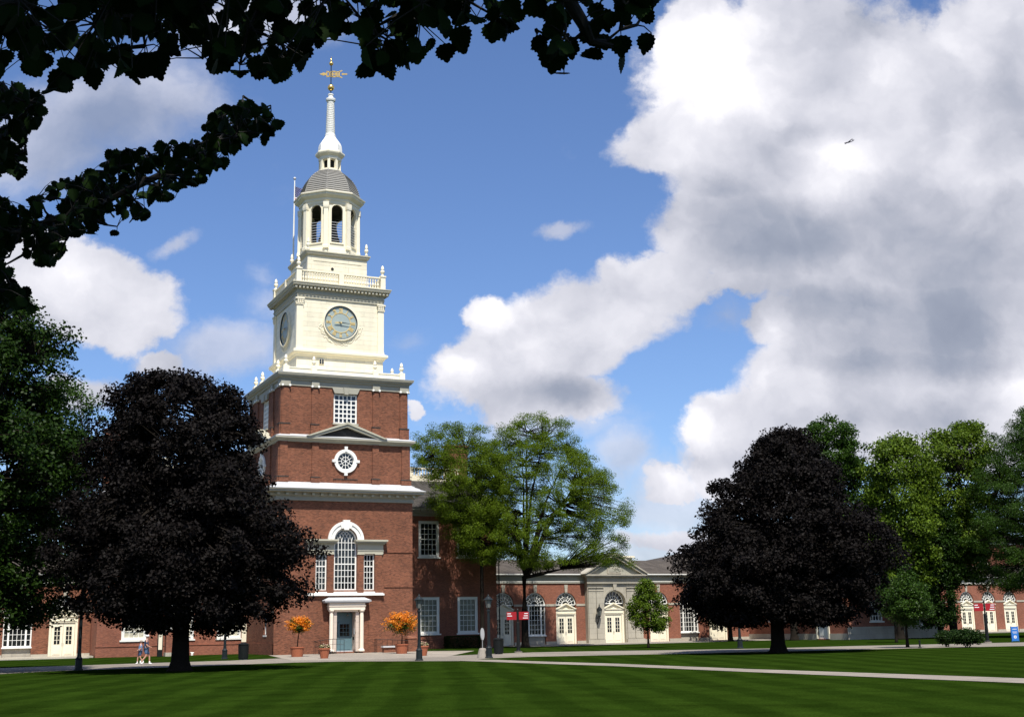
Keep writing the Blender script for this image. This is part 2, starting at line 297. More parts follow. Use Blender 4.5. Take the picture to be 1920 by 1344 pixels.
def window(parent,T,u0,u1,z0,z1,y,cols,rows,fr=.12,bar=.035,rail=None,pane='pane',mat='white',sill=.0,name='window',proud=.06):
    """sash window: frame proud of the glass plane at y; returns frame object with pane child"""
    m=MB(T); m.box(u0,u0+fr,y-proud,y+.05,z0,z1); m.box(u1-fr,u1,y-proud,y+.05,z0,z1); m.box(u0+fr,u1-fr,y-proud,y+.05,z1-fr,z1); m.box(u0+fr,u1-fr,y-proud,y+.05,z0,z0+fr*.8)
    a0,a1,b0,b1=u0+fr,u1-fr,z0+fr*.8,z1-fr
    for i in range(1,cols): u=a0+(a1-a0)*i/cols; m.box(u-bar/2,u+bar/2,y-.03,y+.02,b0,b1)
    for j in range(1,rows): z=b0+(b1-b0)*j/rows; w=bar*(2.0 if rail==j else 1); m.box(a0,a1,y-(.045 if rail==j else .026),y+.02,z-w/2,z+w/2)
    if sill: m.box(u0-sill,u1+sill,y-proud-.14,y+.04,z0-.13,z0-.002)
    w=m.build(name,mat,parent)
    p=MB(T); p.box(a0-.02,a1+.02,y+.022,y+.045,b0-.02,b1+.02); p.build('pane',pane,w); return w
def leafcloud(name,mat,parent,P,N,size,asp=.75,rng=RNG,smooth=False,loc=None,jit=.5):
    """P centres, N normals; one folded quad per leaf"""
    n=len(P); t=rng.normal(size=(n,3)); t-=N*np.sum(t*N,1,keepdims=True); t/=np.linalg.norm(t,axis=1,keepdims=True)+1e-9; b=np.cross(N,t)
    s=size*(1-jit/2+jit*rng.random((n,1)))
    v=np.empty((n,4,3)); v[:,0]=P-t*s*.5; v[:,1]=P+b*s*.5*asp+t*s*.08+N*s*.08; v[:,2]=P+t*s*.5; v[:,3]=P-b*s*.5*asp-t*s*.05+N*s*.10
    me=bpy.data.meshes.new(name); me.vertices.add(n*4); me.vertices.foreach_set('co',v.ravel()); me.loops.add(n*4); me.loops.foreach_set('vertex_index',np.arange(n*4,dtype=np.int32))
    me.polygons.add(n); me.polygons.foreach_set('loop_start',np.arange(0,n*4,4,dtype=np.int32)); me.polygons.foreach_set('loop_total',np.full(n,4,dtype=np.int32)); me.update(calc_edges=True)
    a=me.attributes.new('tint','FLOAT','FACE'); a.data.foreach_set('value',rng.random(n).astype(np.float32))
    return mkobj(name,me,mat,parent,loc)
# ================================================================== CLOCK TOWER
TW=thing('clock_tower','tall brick clock tower with cream wooden upper stages, octagonal belfry, grey dome and gold weathervane','tower',(0,-5.84,0))
SC=bpy.data.objects
W1=5.84
m=MB(); pal=[(-.97,.97,5.0,9.98,True),(-2.5,-1.57,5.0,7.93,False),(1.57,2.5,5.0,7.93,False),(-.82,.82,.12,3.25,False)]
wall(m,-W1,W1,0,12.25,-W1,.35,pal)
for k in (1,2,3):
    m.T=face(k); hs=[(2.6,3.5,1.55,3.2,False),(-1.0,1.0,5.2,8.2,False)] if k!=2 else []
    wall(m,-W1+.351,W1-.351,0,12.25,-W1,.35,hs)
m.build('brick_base',M['brick'],TW)
for k in (0,1,2,3):
    T=face(k); m=MB(T)
    # projecting plinth, ledges, apron bay
    if k==0: m.box(-5.9,-1.45,-5.9,-5.843,0,.9); m.box(1.45,5.9,-5.9,-5.843,0,.9); m.box(-3.03,-2.03,-5.885,-5.842,.903,4.3); m.box(2.0,3.1,-5.885,-5.842,.903,4.3)
    else: m.box(-5.9,5.9,-5.9,-5.843,0,.9)
    for z in (5.21,8.05):
        if k==0: m.box(-5.9,-3.35,-5.9,-5.842,z,z+.09); m.box(3.35,5.9,-5.9,-5.842,z,z+.09)
        elif z>6 : m.box(-5.86,5.86,-5.9,-5.842,8.3,8.38)
    if k==0:
        for s in (-1,1):
            for a,b in ((1.0,1.545),(2.525,3.1)): m.box(min(s*a,s*b),max(s*a,s*b),-5.96,-5.842,4.78,7.86)
    m.build('brick_plinth' if k else 'brick_pilaster',M['brick'],TW)
for k in (1,3):
    window(TW,face(k),2.6,3.5,1.55,3.2,-5.66,3,4,sill=.12); window(TW,face(k),-1.,1.,5.2,8.2,-5.66,4,5,sill=.15)
# Palladian window
w=window(TW,I3,-2.5,-1.57,5.0,7.93,-5.64,3,6,rail=4,fr=.10,bar=.045); window(TW,I3,1.57,2.5,5.0,7.93,-5.64,3,6,rail=4,fr=.10,bar=.045)
m=MB(); y=-5.64
m.box(-.97,-.85,y-.06,y+.05,5.0,9.01); m.box(.85,.97,y-.06,y+.05,5.0,9.01); m.ring((0,9.01),.85,.97,y-.06,y+.05,0,180,28); m.box(-.85,.85,y-.06,y+.05,5.0,5.1)
for i in range(1,6): u=-.85+1.7*i/6; m.box(u-.023,u+.023,y-.03,y+.02,5.1,9.0)
for j,z in enumerate([5.1+ (7.1-5.1)*k/4 for k in range(1,5)]): b=.045 if j==3 else .023; m.box(-.85,.85,y-.045 if j==3 else y-.026,y+.02,z-b,z+b)
for k in range(1,4): z=7.1+k*.58; m.box(-.85,.85,y-.026,y+.02,z-.023,z+.023)
# gothic tracery in the head: intersecting arcs
for c in (-.57,-.283,0,.283,.57):
    for sgn in (-1,1):
        pts=[]
        for t in range(9):
            a=R(t*9); rr=1.15; u=c+sgn*(rr-rr*math.cos(a)); z=8.84+rr*math.sin(a)
            if u*u+(z-9.01)**2<.86**2 or z<9.01 and abs(u)<.85: pts.append((u,z))
        for p,q in zip(pts,pts[1:]): m.bar(p,q,.035,y-.028,y+.02)
pw=m.build('arched_window','white',TW)
m=MB(); m.box(-.87,.87,y+.022,y+.045,5.08,9.01); m.disc((0,9.0),.87,y+.022,y+.045,28,0,180); m.build('pane','pane',pw)
m=MB()
m.ring((0,9.03),.99,1.3,-5.98,-5.80,0,180,36); m.ring((0,9.03),1.3,1.52,-6.05,-5.80,0,180,36)
m.prism([(-.2,9.85),(.2,9.85),(.30,10.66),(-.30,10.66)],-6.12,-5.8); m.prism([(-.42,9.95),(-.19,10.0),(-.28,10.5),(-.5,10.4)],-6.08,-5.8); m.prism([(.42,9.95),(.5,10.4),(.28,10.5),(.19,10.0)],-6.08,-5.8)
m.build('arch_surround','white',TW)
for s in (-1,1):
    m=MB(); a,b=(s*1.0,s*3.22); lo,hi=min(a,b),max(a,b)
    m.box(lo,hi,-5.98,-5.83,7.93,8.16); m.box(lo-.03,hi+.03,-6.02,-5.83,8.162,8.22)
    m.box(lo,hi,-5.96,-5.83,8.222,8.70); m.box(lo-.1,hi+.1,-6.1,-5.83,8.702,8.80); m.box(lo-.2,hi+.2,-6.28,-5.83,8.802,8.92); m.box(lo-.28,hi+.28,-6.40,-5.83,8.922,9.06)
    for i in range(14): u=lo+.06+i*(hi-lo-.12)/13; m.box(u-.04,u+.04,-6.16,-6.1,8.72,8.79)
    for a,b in ((1.0,1.56),(2.52,3.12)): m.box(min(s*a,s*b)-.03,max(s*a,s*b)+.03,-6.0,-5.83,7.86,7.928)
    m.build('window_entablature','stone_trim',TW)
m=MB(); m.box(-3.28,3.28,-6.12,-5.83,4.56,4.70); m.box(-3.2,3.2,-6.04,-5.83,4.702,4.77)
for a,b in ((-.97,.97),(-2.5,-1.57),(1.57,2.5)):
    m.add([(a-.03,-6.1,4.702),(b+.03,-6.1,4.702),(b,-5.6,5.03),(a,-5.6,5.03),(a-.03,-5.6,4.702),(b+.03,-5.6,4.702)],[(0,1,2,3),(0,3,4),(1,5,2)])
m.build('window_sill','white',TW)
# door portal
m=MB()
m.box(-1.95,1.95,-6.72,-5.9,4.06,4.16); m.box(-1.85,1.85,-6.64,-5.9,3.98,4.058)
m.add([(-1.98,-6.75,4.162),(1.98,-6.75,4.162),(1.98,-5.9,4.162),(-1.98,-5.9,4.162),(-1.5,-6.3,4.40),(1.5,-6.3,4.40),(1.5,-5.9,4.40),(-1.5,-5.9,4.40)],[(3,2,1,0),(4,5,6,7),(0,1,5,4),(1,2,6,5),(2,3,7,6),(3,0,4,7)])
m.build('canopy','flashing',TW)
m=MB(); m.box(-1.5,1.5,-6.50,-5.9,3.42,3.978); m.box(-1.55,1.55,-6.55,-5.9,3.7,3.76); m.box(-.98,.98,-6.3,-5.9,3.27,3.418); m.build('portal_frieze','portal',TW)
for s in (-1,1):
    c=(s*1.27,-6.30); m=MB(); m.lathe([(.26,.14),(.26,.24),(.2,.30),(.175,.38),(.16,2.9),(.14,3.22),(.2,3.28),(.24,3.34),(.24,3.42)],20,c); m.build('column','portal',TW,smooth=False)
    m=MB(); m.box(min(s*.80,s*1.06),max(s*.80,s*1.06),-6.25,-5.2,.14,3.27)
    for z0,z1 in ((.3,1.5),(1.7,2.5),(2.62,3.1)): m.box(min(s*.78,s*.80),max(s*.78,s*.80),-6.15,-5.45,z0,z1)
    m.build('portal_pier','pinkstone',TW)
m=MB(); m.box(-.8,.8,-5.22,-5.16,.14,3.27); m.box(-.8,-.74,-5.27,-5.22,.14,3.2); m.box(.74,.8,-5.27,-5.22,.14,3.2); m.box(-.42,-.36,-5.27,-5.22,.14,2.45); m.box(-.74,.74,-5.27,-5.22,2.40,2.47); m.box(-.74,.74,-5.27,-5.22,3.13,3.2)
m.box(-.30,.68,-5.25,-5.22,.3,.38)
d=m.build('entrance_door','doorblue',TW)
m=MB(); m.box(-.22,.58,-5.245,-5.222,1.35,2.3); m.box(-.71,-.46,-5.245,-5.222,1.35,2.3); p=m.build('pane','pane',d)
m=MB(); 
for u in (.05,.31): m.box(u-.012,u+.012,-5.26,-5.246,1.35,2.3)
for z in (1.66,1.98): m.box(-.22,.58,-5.258,-5.246,z-.012,z+.012)
m.build('glazing_bar','doorblue',d)
m=MB(); m.box(-.78,.78,-5.6,-5.2,.10,.20); m.build('door_sill','flashing',TW)
m=MB(); m.box(.72,.79,-5.9,-5.62,1.05,1.3); m.build('entry_intercom','black',TW)
m=MB(); m.box(.765,.79,-6.0,-5.7,1.5,1.95); m.build('notice_frame','flashing',TW)
m=MB(); m.ball((.3,-5.6,3.0),.12,8,.7); m.tube([(.3,-5.6,3.05),(.3,-5.6,3.27)],.02,6); m.build('porch_lamp','glasslamp',TW)
# main cornice above the base
m=MB(); m.sq([(5.80,12.18),(5.95,12.2),(5.95,12.3),(5.90,12.32),(5.90,12.52),(6.0,12.56),(6.05,12.66),(6.05,12.80),(6.45,12.82),(6.62,12.86),(6.62,12.98),(6.72,13.02),(6.72,13.10)]); m.build('main_cornice','grey_trim',TW)
m=MB(); m.sq([(6.75,13.102),(6.75,13.13),(6.35,13.28),(6.35,13.33),(6.0,13.5),(6.0,13.55),(5.66,13.72)]); m.build('cornice_flashing','flashing',TW)
for k in range(4):
    m=MB(face(k))
    for i in range(17): u=-5.8+i*11.6/16; m.box(u-.11,u+.11,-6.32,-6.04,12.60,12.79)
    m.build('modillions','stone_trim',TW)
# second brick stage
W2=5.6; m=MB()
for k in range(4):
    m.T=face(k); o=0 if k%2==0 else .351
    wall(m,-W2+o,W2-o,13.6,17.2,-W2,.35,[(-.8,.8,14.76,16.36,False)])
    for a,b in ((-5.62,-4.95),(-2.9,-2.33),(2.33,2.9),(4.95,5.62)): m.box(a,b,-5.72,-5.603,13.72,17.2); m.box(a-.08,b+.08,-5.80,-5.72,13.7,14.10)
    m.box(-1.03,1.03,-5.68,-5.602,13.7,14.02)
m.build('brick_second_stage','brick',TW)
m=MB()
for k in range(4):
    m.T=face(k)
    for a,b in ((-5.62,-4.95),(-2.9,-2.33),(2.33,2.9),(4.95,5.62)): m.box(a-.1,b+.1,-5.83,-5.61,14.102,14.17)
    m.box(-1.06,1.06,-5.72,-5.604,14.022,14.08)
m.build('plinth_caps','slate',TW)
for k in range(4):
    T=face(k); m=MB(T); c=(0,15.56)
    m.ring(c,.72,.99,-5.75,-5.55,n=40); m.box(-1.18,-.86,-5.8,-5.6,15.45,15.67); m.box(.86,1.18,-5.8,-5.6,15.45,15.67); m.prism([(-.1,16.35),(.1,16.35),(.14,16.78),(-.14,16.78)],-5.8,-5.6); m.prism([(-.14,14.36),(.14,14.36),(.1,14.75),(-.1,14.75)],-5.8,-5.6)
    m.ring(c,.32,.36,-5.62,-5.55,n=24); m.ring(c,.66,.73,-5.64,-5.55,n=32); m.disc(c,.08,-5.63,-5.55,12)
    for i in range(6): a=R(30+60*i); m.bar((c[0],c[1]),(c[0]+.7*math.cos(a),c[1]+.7*math.sin(a)),.04,-5.615,-5.552)
    for i in range(6): a=R(60*i); m.bar((c[0]+.34*math.cos(a),c[1]+.34*math.sin(a)),(c[0]+.7*math.cos(a),c[1]+.7*math.sin(a)),.04,-5.612,-5.553)
    o=m.build('oculus_window','white',TW)
    m=MB(T); m.disc(c,.75,-5.55,-5.52,32); m.build('pane','pane',o)
    m=MB(T); 
    # brick infill round the oculus opening
    for i in range(24):
        a0,a1=R(15*i),R(15*i+15); e=lambda a:(.80*math.cos(a)/max(abs(math.cos(a)),abs(math.sin(a))),.80*math.sin(a)/max(abs(math.cos(a)),abs(math.sin(a))))
        p,q=e(a0),e(a1); m.add([(p[0],-5.6,c[1]+p[1]),(q[0],-5.6,c[1]+q[1]),(.74*math.cos(a1),-5.6,c[1]+.74*math.sin(a1)),(.74*math.cos(a0),-5.6,c[1]+.74*math.sin(a0))],[(0,1,2,3)])
    m.build('brick_surround','brick',TW)
m=MB(); m.sq([(5.6,17.02),(5.74,17.04),(5.74,17.12),(5.8,17.16),(5.95,17.2),(6.0,17.28),(6.06,17.30),(6.06,17.42)]); m.build('second_cornice','stone_trim',TW)
m=MB(); m.sq([(6.08,17.422),(6.08,17.45),(5.44,17.70)]); m.build('cornice_flashing','flashing',TW)
for k in range(4):
    T=face(k); m=MB(T)
    for s in (-1,1):
        m.prism([(s*3.45,17.452),(s*2.75,17.452),(0,18.38),(0,18.68)],-6.1,-5.44); m.prism([(s*3.5,17.50),(s*3.2,17.50),(0,18.60),(0,18.80)],-6.2,-5.44)
    m.build('pediment','stone_trim',TW)
    m=MB(T); m.prism([(-2.75,17.46),(2.75,17.46),(0,18.38)],-5.7,-5.44); m.build('tympanum','slate',TW)
# third brick stage
W3=5.45; m=MB()
for k in range(4):
    m.T=face(k); o=0 if k%2==0 else .351
    wall(m,-W3+o,W3-o,17.5,22.1,-W3,.35,[(-1.03,1.03,18.76,21.27,False)])
    for a,b in ((-5.47,-4.85),(-2.95,-2.39),(2.39,2.95),(4.85,5.47)): m.box(a,b,-5.56,-5.452,17.6,21.62); m.box(a-.08,b+.08,-5.66,-5.56,17.55,18.48)
m.build('brick_third_stage','brick',TW)
m=MB()
for k in range(4):
    m.T=face(k)
    for a,b in ((-5.47,-4.85),(-2.95,-2.39),(2.39,2.95),(4.85,5.47)): m.box(a-.1,b+.1,-5.69,-5.455,18.482,18.57)
m.build('plinth_caps','slate',TW)
for k in range(4):
    T=face(k); window(TW,T,-1.02,1.02,18.76,21.26,-5.30,5,6,fr=.13,bar=.10)
    m=MB(T); m.prism([(-1.0,21.28),(1.0,21.28),(1.2,21.72),(-1.2,21.72)],-5.62,-5.44); m.prism([(-.17,21.2),(.17,21.2),(.24,21.78),(-.24,21.78)],-5.7,-5.44); m.box(-1.12,1.12,-5.6,-5.44,18.62,18.755); m.build('lintel','grey_trim',TW)
    m=MB(T)
    for a,b in ((-5.47,-4.85),(-2.95,-2.39),(2.39,2.95),(4.85,5.47)):
        for u in (a,b): m.lathe([(.001,-.09),(.08,-.07),(.09,0),(.08,.07),(.001,.09)],10) if 0 else m.disc((u,21.72),.095,-5.72,-5.46,14)
    m.build('capital_scroll','white',TW)
m=MB(); m.sq([(5.52,21.74),(5.52,22.16),(5.6,22.18),(5.66,22.24),(5.66,22.34),(5.84,22.42),(5.84,22.5),(5.93,22.54),(5.97,22.68),(5.97,22.74)])
for k in range(4):
    m.T=face(k)
    for a,b in ((-5.60,-4.80),(-3.0,-2.34),(2.34,3.0),(4.80,5.60)): m.box(a,b,-5.66,-5.53,21.66,22.17)
m.build('third_cornice','grey_trim',TW)
m=MB(); m.sq([(5.99,22.742),(5.99,22.77),(5.2,22.92)]); m.build('cornice_flashing','flashing',TW)
# low parapet with urns
m=MB(); m.sq([(5.28,22.85),(5.28,23.25),(5.33,23.27),(5.33,23.36)]);
for k in range(4):
    m.T=face(k)
    for a,b in ((-5.36,-4.86),(-2.95,-2.48),(2.48,2.95)): m.box(a,b,-5.37,-4.9,22.86,23.46)
m.build('parapet','cream_plain',TW)
def urn(x,y,z,h,r=.2):
    m=MB(); k=h/.95; s=r/.2
    m.lathe([(.16*s,z),(.16*s,z+.07*k),(.09*s,z+.12*k),(.10*s,z+.2*k),(.19*s,z+.33*k),(.20*s,z+.45*k),(.13*s,z+.52*k),(.10*s,z+.56*k),(.16*s,z+.6*k),(.13*s,z+.66*k),(.12*s,z+.78*k),(.07*s,z+.9*k),(.01,z+.95*k)],12,(x,y)); return m.build('urn','cream_plain',TW,smooth=True)
seen=set()
for k in range(4):
    T=face(k)
    for u in (-5.1,-2.7,2.7): x,y,z=T(u,-5.13,0); urn(x,y,23.46,.95)
# clock stage
m=MB(); m.sq([(3.86,22.9),(3.86,24.72)]); m.build('clock_stage_base','cream',TW)
m=MB(); m.box(-1.9,-1.46,-3.93,-3.862,24.05,24.5); w=m.build('small_window','cream_plain',TW)
m=MB(); [m.box(a,b,-3.95,-3.931,c,d) for a,b in ((-1.87,-1.70),(-1.66,-1.49)) for c,d in ((24.08,24.25),(24.29,24.47))]; m.build('pane','pane',w)
m=MB(); m.sq([(3.9,24.66),(3.95,24.7),(4.0,24.82),(4.16,24.92),(4.22,25.0),(4.22,25.18),(3.88,25.32)]); m.build('clock_stage_sill','cream_plain',TW)
m=MB(); m.sq([(3.82,25.2),(3.82,30.3)]); m.build('clock_stage_wall','cream',TW)
for k in range(4):
    for a,b in ((-3.9,-3.36),(3.36,3.9)):
        m=MB(face(k)); m.box(a,b,-3.93,-3.822,25.3,29.75); m.box(a-.05,b+.05,-3.96,-3.825,25.3,25.48)
        m.box(a-.04,b+.04,-4.0,-3.83,29.16,29.24); m.box(a-.09,b+.09,-4.06,-3.83,29.64,29.76)
        for u in (a+.08,(a+b)/2,b-.08):
            for z in (29.36,29.54): m.disc((u,z),.085,-4.03,-3.82,8)
        m.build('corner_pilaster','cream_plain',TW)
m=MB(); m.sq([(3.91,29.78),(3.91,29.95),(3.94,29.96),(3.94,30.12),(4.0,30.14),(4.0,30.17),(3.93,30.18),(3.93,30.5),(4.0,30.52),(4.05,30.62),(4.05,30.74),(4.34,30.76),(4.40,30.84),(4.40,30.94),(4.46,31.0),(4.46,31.08),(4.3,31.12)]); m.build('clock_stage_cornice','stone_trim',TW)
for k in range(4):
    m=MB(face(k))
    for i in range(26): u=-4.1+i*8.2/25; m.box(u-.085,u+.085,-4.30,-4.04,30.56,30.752)
    m.build('modillions','stone_trim',TW)
XN={'I':[((0,-1),(0,1))],'V':[((-.5,1),(0,-1)),((.5,1),(0,-1))],'X':[((-.5,1),(.5,-1)),((.5,1),(-.5,-1))]}
for k in range(4):
    T=face(k); c=(0,27.84)
    m=MB(T); m.disc(c,1.50,-3.86,-3.8,48); dial=m.build('clock_dial','dialgreen',TW)
    m=MB(T); m.ring(c,1.49,1.58,-3.99,-3.8,n=56); m.build('dial_rim','cream_plain',dial); m=MB(T); m.ring(c,1.43,1.489,-3.97,-3.8,n=56); m.build('bezel_shadow_ring','darkhand',dial)  # dark ring: dial frame with its recess shadow put into the colour
    m=MB(T); m.ring(c,.84,.90,-3.885,-3.855,n=48)
    for h,s in enumerate(['XII','I','II','III','IIII','V','VI','VII','VIII','IX','X','XI']):
        a=R(90-30*h); ur=(math.cos(a),math.sin(a)); ut=(math.sin(a),-math.cos(a)); ws={'I':.085,'V':.15,'X':.16}; tot=sum(ws[q] for q in s); x0=-tot/2
        for q in s:
            xc=x0+ws[q]/2; x0+=ws[q]
            for (p1,p2) in XN[q]:
                f=lambda p:(c[0]+ur[0]*(1.10+p[1]*.17)+ut[0]*(xc+p[0]*.11),c[1]+ur[1]*(1.10+p[1]*.17)+ut[1]*(xc+p[0]*.11)); m.bar(f(p1),f(p2),.055,-3.89,-3.855)
        for e in (-.17,.17):
            f=lambda x:(c[0]+ur[0]*(1.10+e)+ut[0]*x,c[1]+ur[1]*(1.10+e)+ut[1]*x); m.bar(f(-tot/2),f(tot/2),.028,-3.888,-3.855)
    for q in range(60): a=R(6*q); m.bar((c[0]+1.29*math.cos(a),c[1]+1.29*math.sin(a)),(c[0]+1.34*math.cos(a),c[1]+1.34*math.sin(a)),.014,-3.88,-3.855)
    m.build('numerals','goldpaint',dial)
    m=MB(T); a=R(-4); ca,sa=math.cos(a),math.sin(a); m.prism([(c[0]-.25*ca,c[1]-.25*sa),(c[0]-.03*sa,c[1]-.05),(c[0]+1.2*ca,c[1]+1.2*sa),(c[0]+.03*sa,c[1]+.05)],-4.02,-4.0); m.build('minute_hand','darkhand',dial)
    m=MB(T); a=R(184); ca,sa=math.cos(a),math.sin(a); m.prism([(c[0],c[1]-.07),(c[0]+.45*ca,c[1]+.45*sa-.05),(c[0]+.62*ca,c[1]+.62*sa),(c[0]+.45*ca,c[1]+.45*sa+.05),(c[0],c[1]+.07)],-3.99,-3.97); m.disc(c,.07,-4.03,-3.9,12); m.build('hour_hand','goldpaint',dial)
    m=MB(T)
    rr=random.Random(3)
    for i in range(92):
        a=R(188+164*(i/91)); rad=1.66+.36*rr.random(); ctr=(c[0]+rad*math.cos(a),c[1]+rad*math.sin(a)); dr=a+(R(90) if i<46 else R(-90))+rr.uniform(-.7,.7); L=.22
        m.add([(ctr[0]-L/2*math.cos(dr),-3.825,ctr[1]-L/2*math.sin(dr)),(ctr[0]+.05*math.sin(dr),-3.835,ctr[1]-.05*math.cos(dr)),(ctr[0]+L/2*math.cos(dr),-3.835,ctr[1]+L/2*math.sin(dr)),(ctr[0]-.05*math.sin(dr),-3.835,ctr[1]+.05*math.cos(dr)),(ctr[0],-3.885,ctr[1])],[(0,1,4),(1,2,4),(2,3,4),(3,0,4)])
    m.build('carved_wreath','cream_plain',TW)
# balustrade
for k in range(4):
    m=MB(face(k)); m.box(-4.02,-3.57,-4.03,-3.6,31.1,32.36); m.box(-4.07,-3.53,-4.08,-3.56,32.3,32.42)
    m.box(-.22,.22,-4.0,-3.65,31.1,32.28)
    m.box(-3.57,3.6,-3.93,-3.72,31.12,31.28); m.box(-3.57,3.6,-3.95,-3.70,32.16,32.28)
    for s0,s1 in ((-3.5,-.25),(.25,3.5)):
        n=14
        for i in range(n):
            u=s0+(s1-s0)*(i+.5)/n; m.lathe([(.07,31.28),(.07,31.36),(.04,31.4),(.10,31.56),(.05,31.78),(.08,32.0),(.045,32.1),(.07,32.16)],7,(u,-3.83))
    m.build('balustrade','cream_plain',TW)
    x,y,z=face(k)(-3.8,-3.82,0); urn(x,y,32.42,1.0,.2)
# square plinth and belfry
m=MB(); m.sq([(2.72,31.0),(2.72,34.1)]);
for k in range(4):
    m.T=face(k); m.box(-2.2,2.2,-2.75,-2.722,33.55,33.60); m.box(-2.2,2.2,-2.75,-2.722,32.35,32.40)
m.build('belfry_plinth','cream',TW)
m=MB(); m.sq([(2.74,34.0),(2.80,34.05),(2.90,34.15),(2.92,34.25),(2.98,34.32),(2.98,34.42),(2.5,34.5)]); m.build('belfry_plinth_cornice','stone_trim',TW)
m=MB(); m.disc((-.47,32.95),.13,-2.76,-2.715,12); m.build('vent_hole','dark',TW)
for k in range(4): x,y,z=face(k)(-2.68,-2.68,0); urn(x,y,34.5,1.1,.18)
ap=2.42
def octface(i):
    a=R(45*i); ca,sa=math.cos(a),math.sin(a); return lambda u,y,z:(u*ca-y*sa,u*sa+y*ca,z)
m=MB(); m.oct([(ap+.12,34.4),(ap+.12,34.9),(ap+.04,34.95),(ap+.02,35.0)]); hwid=ap*math.tan(R(22.5))
for i in range(8):
    m.T=octface(i); wall(m,-hwid,hwid,34.95,39.4,-ap,.16,[(-.52,.52,35.55,39.05,True)],side=False)
    m.ring((0,38.53),.52,.62,-ap-.05,-ap+.02,0,180,20); m.box(-.62,-.52,-ap-.05,-ap+.02,35.5,38.53); m.box(.52,.62,-ap-.05,-ap+.02,35.5,38.53); m.box(-.65,.65,-ap-.08,-ap+.02,35.4,35.5)
m.build('belfry','cream_plain',TW)
for i in range(8):
    a=R(45*i-90+22.5); R0=ap/math.cos(R(22.5))-.02; c=(R0*math.cos(a),R0*math.sin(a)); m=MB()
    m.lathe([(.36,34.9),(.36,35.15),(.29,35.2),(.27,38.6),(.33,38.66),(.36,38.85),(.36,39.2)],4,c,math.degrees(a)+45); m.build('belfry_pilaster','cream_plain',TW)
for i in range(8):
    m=MB(octface(i)); [m.box(-.52,.52,-ap+.04,-ap+.075,35.72+.24*j,35.755+.24*j) for j in range(8)]; m.build('belfry_railing','flashing',TW)
m=MB(); m.oct([(ap-.3,39.08),(ap-.3,39.35)]); m.build('belfry_ceiling','slate',TW)
m=MB()
for i in range(8): m.T=octface(i); hw=(ap-.165)*math.tan(R(22.5)); wall(m,-hw,hw,34.96,39.3,-ap+.165,.03,[(-.53,.53,35.5,39.06,True)],side=False)
m.build('belfry_lining','slate',TW)
m=MB(); m.lathe([(1.0,36.4),(.85,36.7),(.7,37.5),(.55,38.0),(.2,38.2),(.08,39.1)],20); m.build('bell','black',TW,smooth=True)
m=MB(); m.oct([(ap+.04,39.1),(ap+.08,39.2),(ap+.08,39.38),(ap+.16,39.42),(ap+.16,39.62),(ap+.25,39.66),(ap+.42,39.78),(ap+.50,39.86),(ap+.50,39.98),(ap+.60,40.04),(ap+.62,40.14),(ap+.45,40.24),(ap+.3,40.3)]); m.build('belfry_cornice','cream_plain',TW)
prof=[(2.56,40.25),(2.52,40.5),(2.36,41.1),(2.16,41.6),(1.9,42.05),(1.55,42.45),(1.2,42.75),(.98,42.95)]
zz=np.linspace(40.25,42.95,14); pr_=[]
for a,b in zip(zz,zz[1:]):
    ra=np.interp(a,[p[1] for p in prof],[p[0] for p in prof]); rb=np.interp(b,[p[1] for p in prof],[p[0] for p in prof]); pr_+=[(ra+.085,a),(ra+.085,a+.03),(rb+.01,b-.005)]
m=MB(); m.oct(pr_); m.build('dome','dome_slate',TW)
# raised hips on the dome
m=MB()
for i in range(8):
    a=R(45*i+22.5); k=1/math.cos(R(22.5)); m.tube([((r+.03)*k*math.cos(a),(r+.03)*k*math.sin(a),z) for r,z in prof],.035,5)
m.build('dome_ribs','dome_line',TW)
m=MB(); m.oct([(1.0,42.9),(1.0,43.05),(.92,43.08),(.92,43.12)]); m.oct([(.93,43.98),(.98,44.05),(.98,44.3),(1.08,44.36),(1.22,44.5),(1.26,44.6),(1.26,44.72),(1.05,44.85)])
for i in range(8):
    a=R(45*i+22.5); m.lathe([(.17,43.1),(.17,44.0)],4,(.88*math.cos(a),.88*math.sin(a)),math.degrees(a)+45)
m.build('lantern','cream_plain',TW)
m=MB(); m.oct([(.55,43.1),(.55,44.0)]); m.build('lantern_shade_core','dark',TW)  # dark solid stands for the shade inside the hollow lantern
m=MB(); m.oct([(1.02,44.85),(1.02,45.1),(.98,45.5),(.86,45.8),(.66,46.1),(.5,46.35),(.46,46.5)]); m.build('bell_roof','white',TW)
m=MB(); pz=[(.5,46.45),(.5,46.6),(.42,46.7)]
for i in range(18):
    z=46.7+i*3.25/18; r=.44-.10*i/18; pz+=[(r,z+.02),(r,z+.11),(r-.05,z+.125),(r-.05,z+.17)]
pz+=[(.42,49.98),(.45,50.1),(.45,50.22),(.25,50.32),(.2,50.5),(.26,50.6),(.26,50.68),(.1,50.76)]
m.lathe(pz,16); m.build('spire','white',TW)
m=MB(); m.tube([(0,0,50.7),(0,0,54.35)],.045,8); m.build('vane_rod','black',TW)
m=MB(); m.ball((0,0,51.35),.31,14); m.build('gilt_ball','gold',TW,smooth=True)
m=MB(); m.ball((0,0,53.78),.2,12); m.lathe([(.05,53.95),(.08,54.05),(.01,54.5)],8); m.build('gilt_ball','gold',TW,smooth=True)
# banner weathervane
a=R(-10); T=lambda u,y,z:(u*math.cos(a)-y*math.sin(a),u*math.sin(a)+y*math.cos(a),z+.10*u)
m=MB(T); z0=52.72
top=[(-.45,.30),(-.1,.24),(.25,.33),(.6,.24),(.85,.32),(1.05,.42),(.95,.18),(1.2,.1)]; bot=[(1.2,-.1),(.95,-.2),(1.05,-.40),(.85,-.3),(.6,-.24),(.25,-.32),(-.1,-.24),(-.45,-.30)]
outer=[(u,z0+v) for u,v in top+bot]
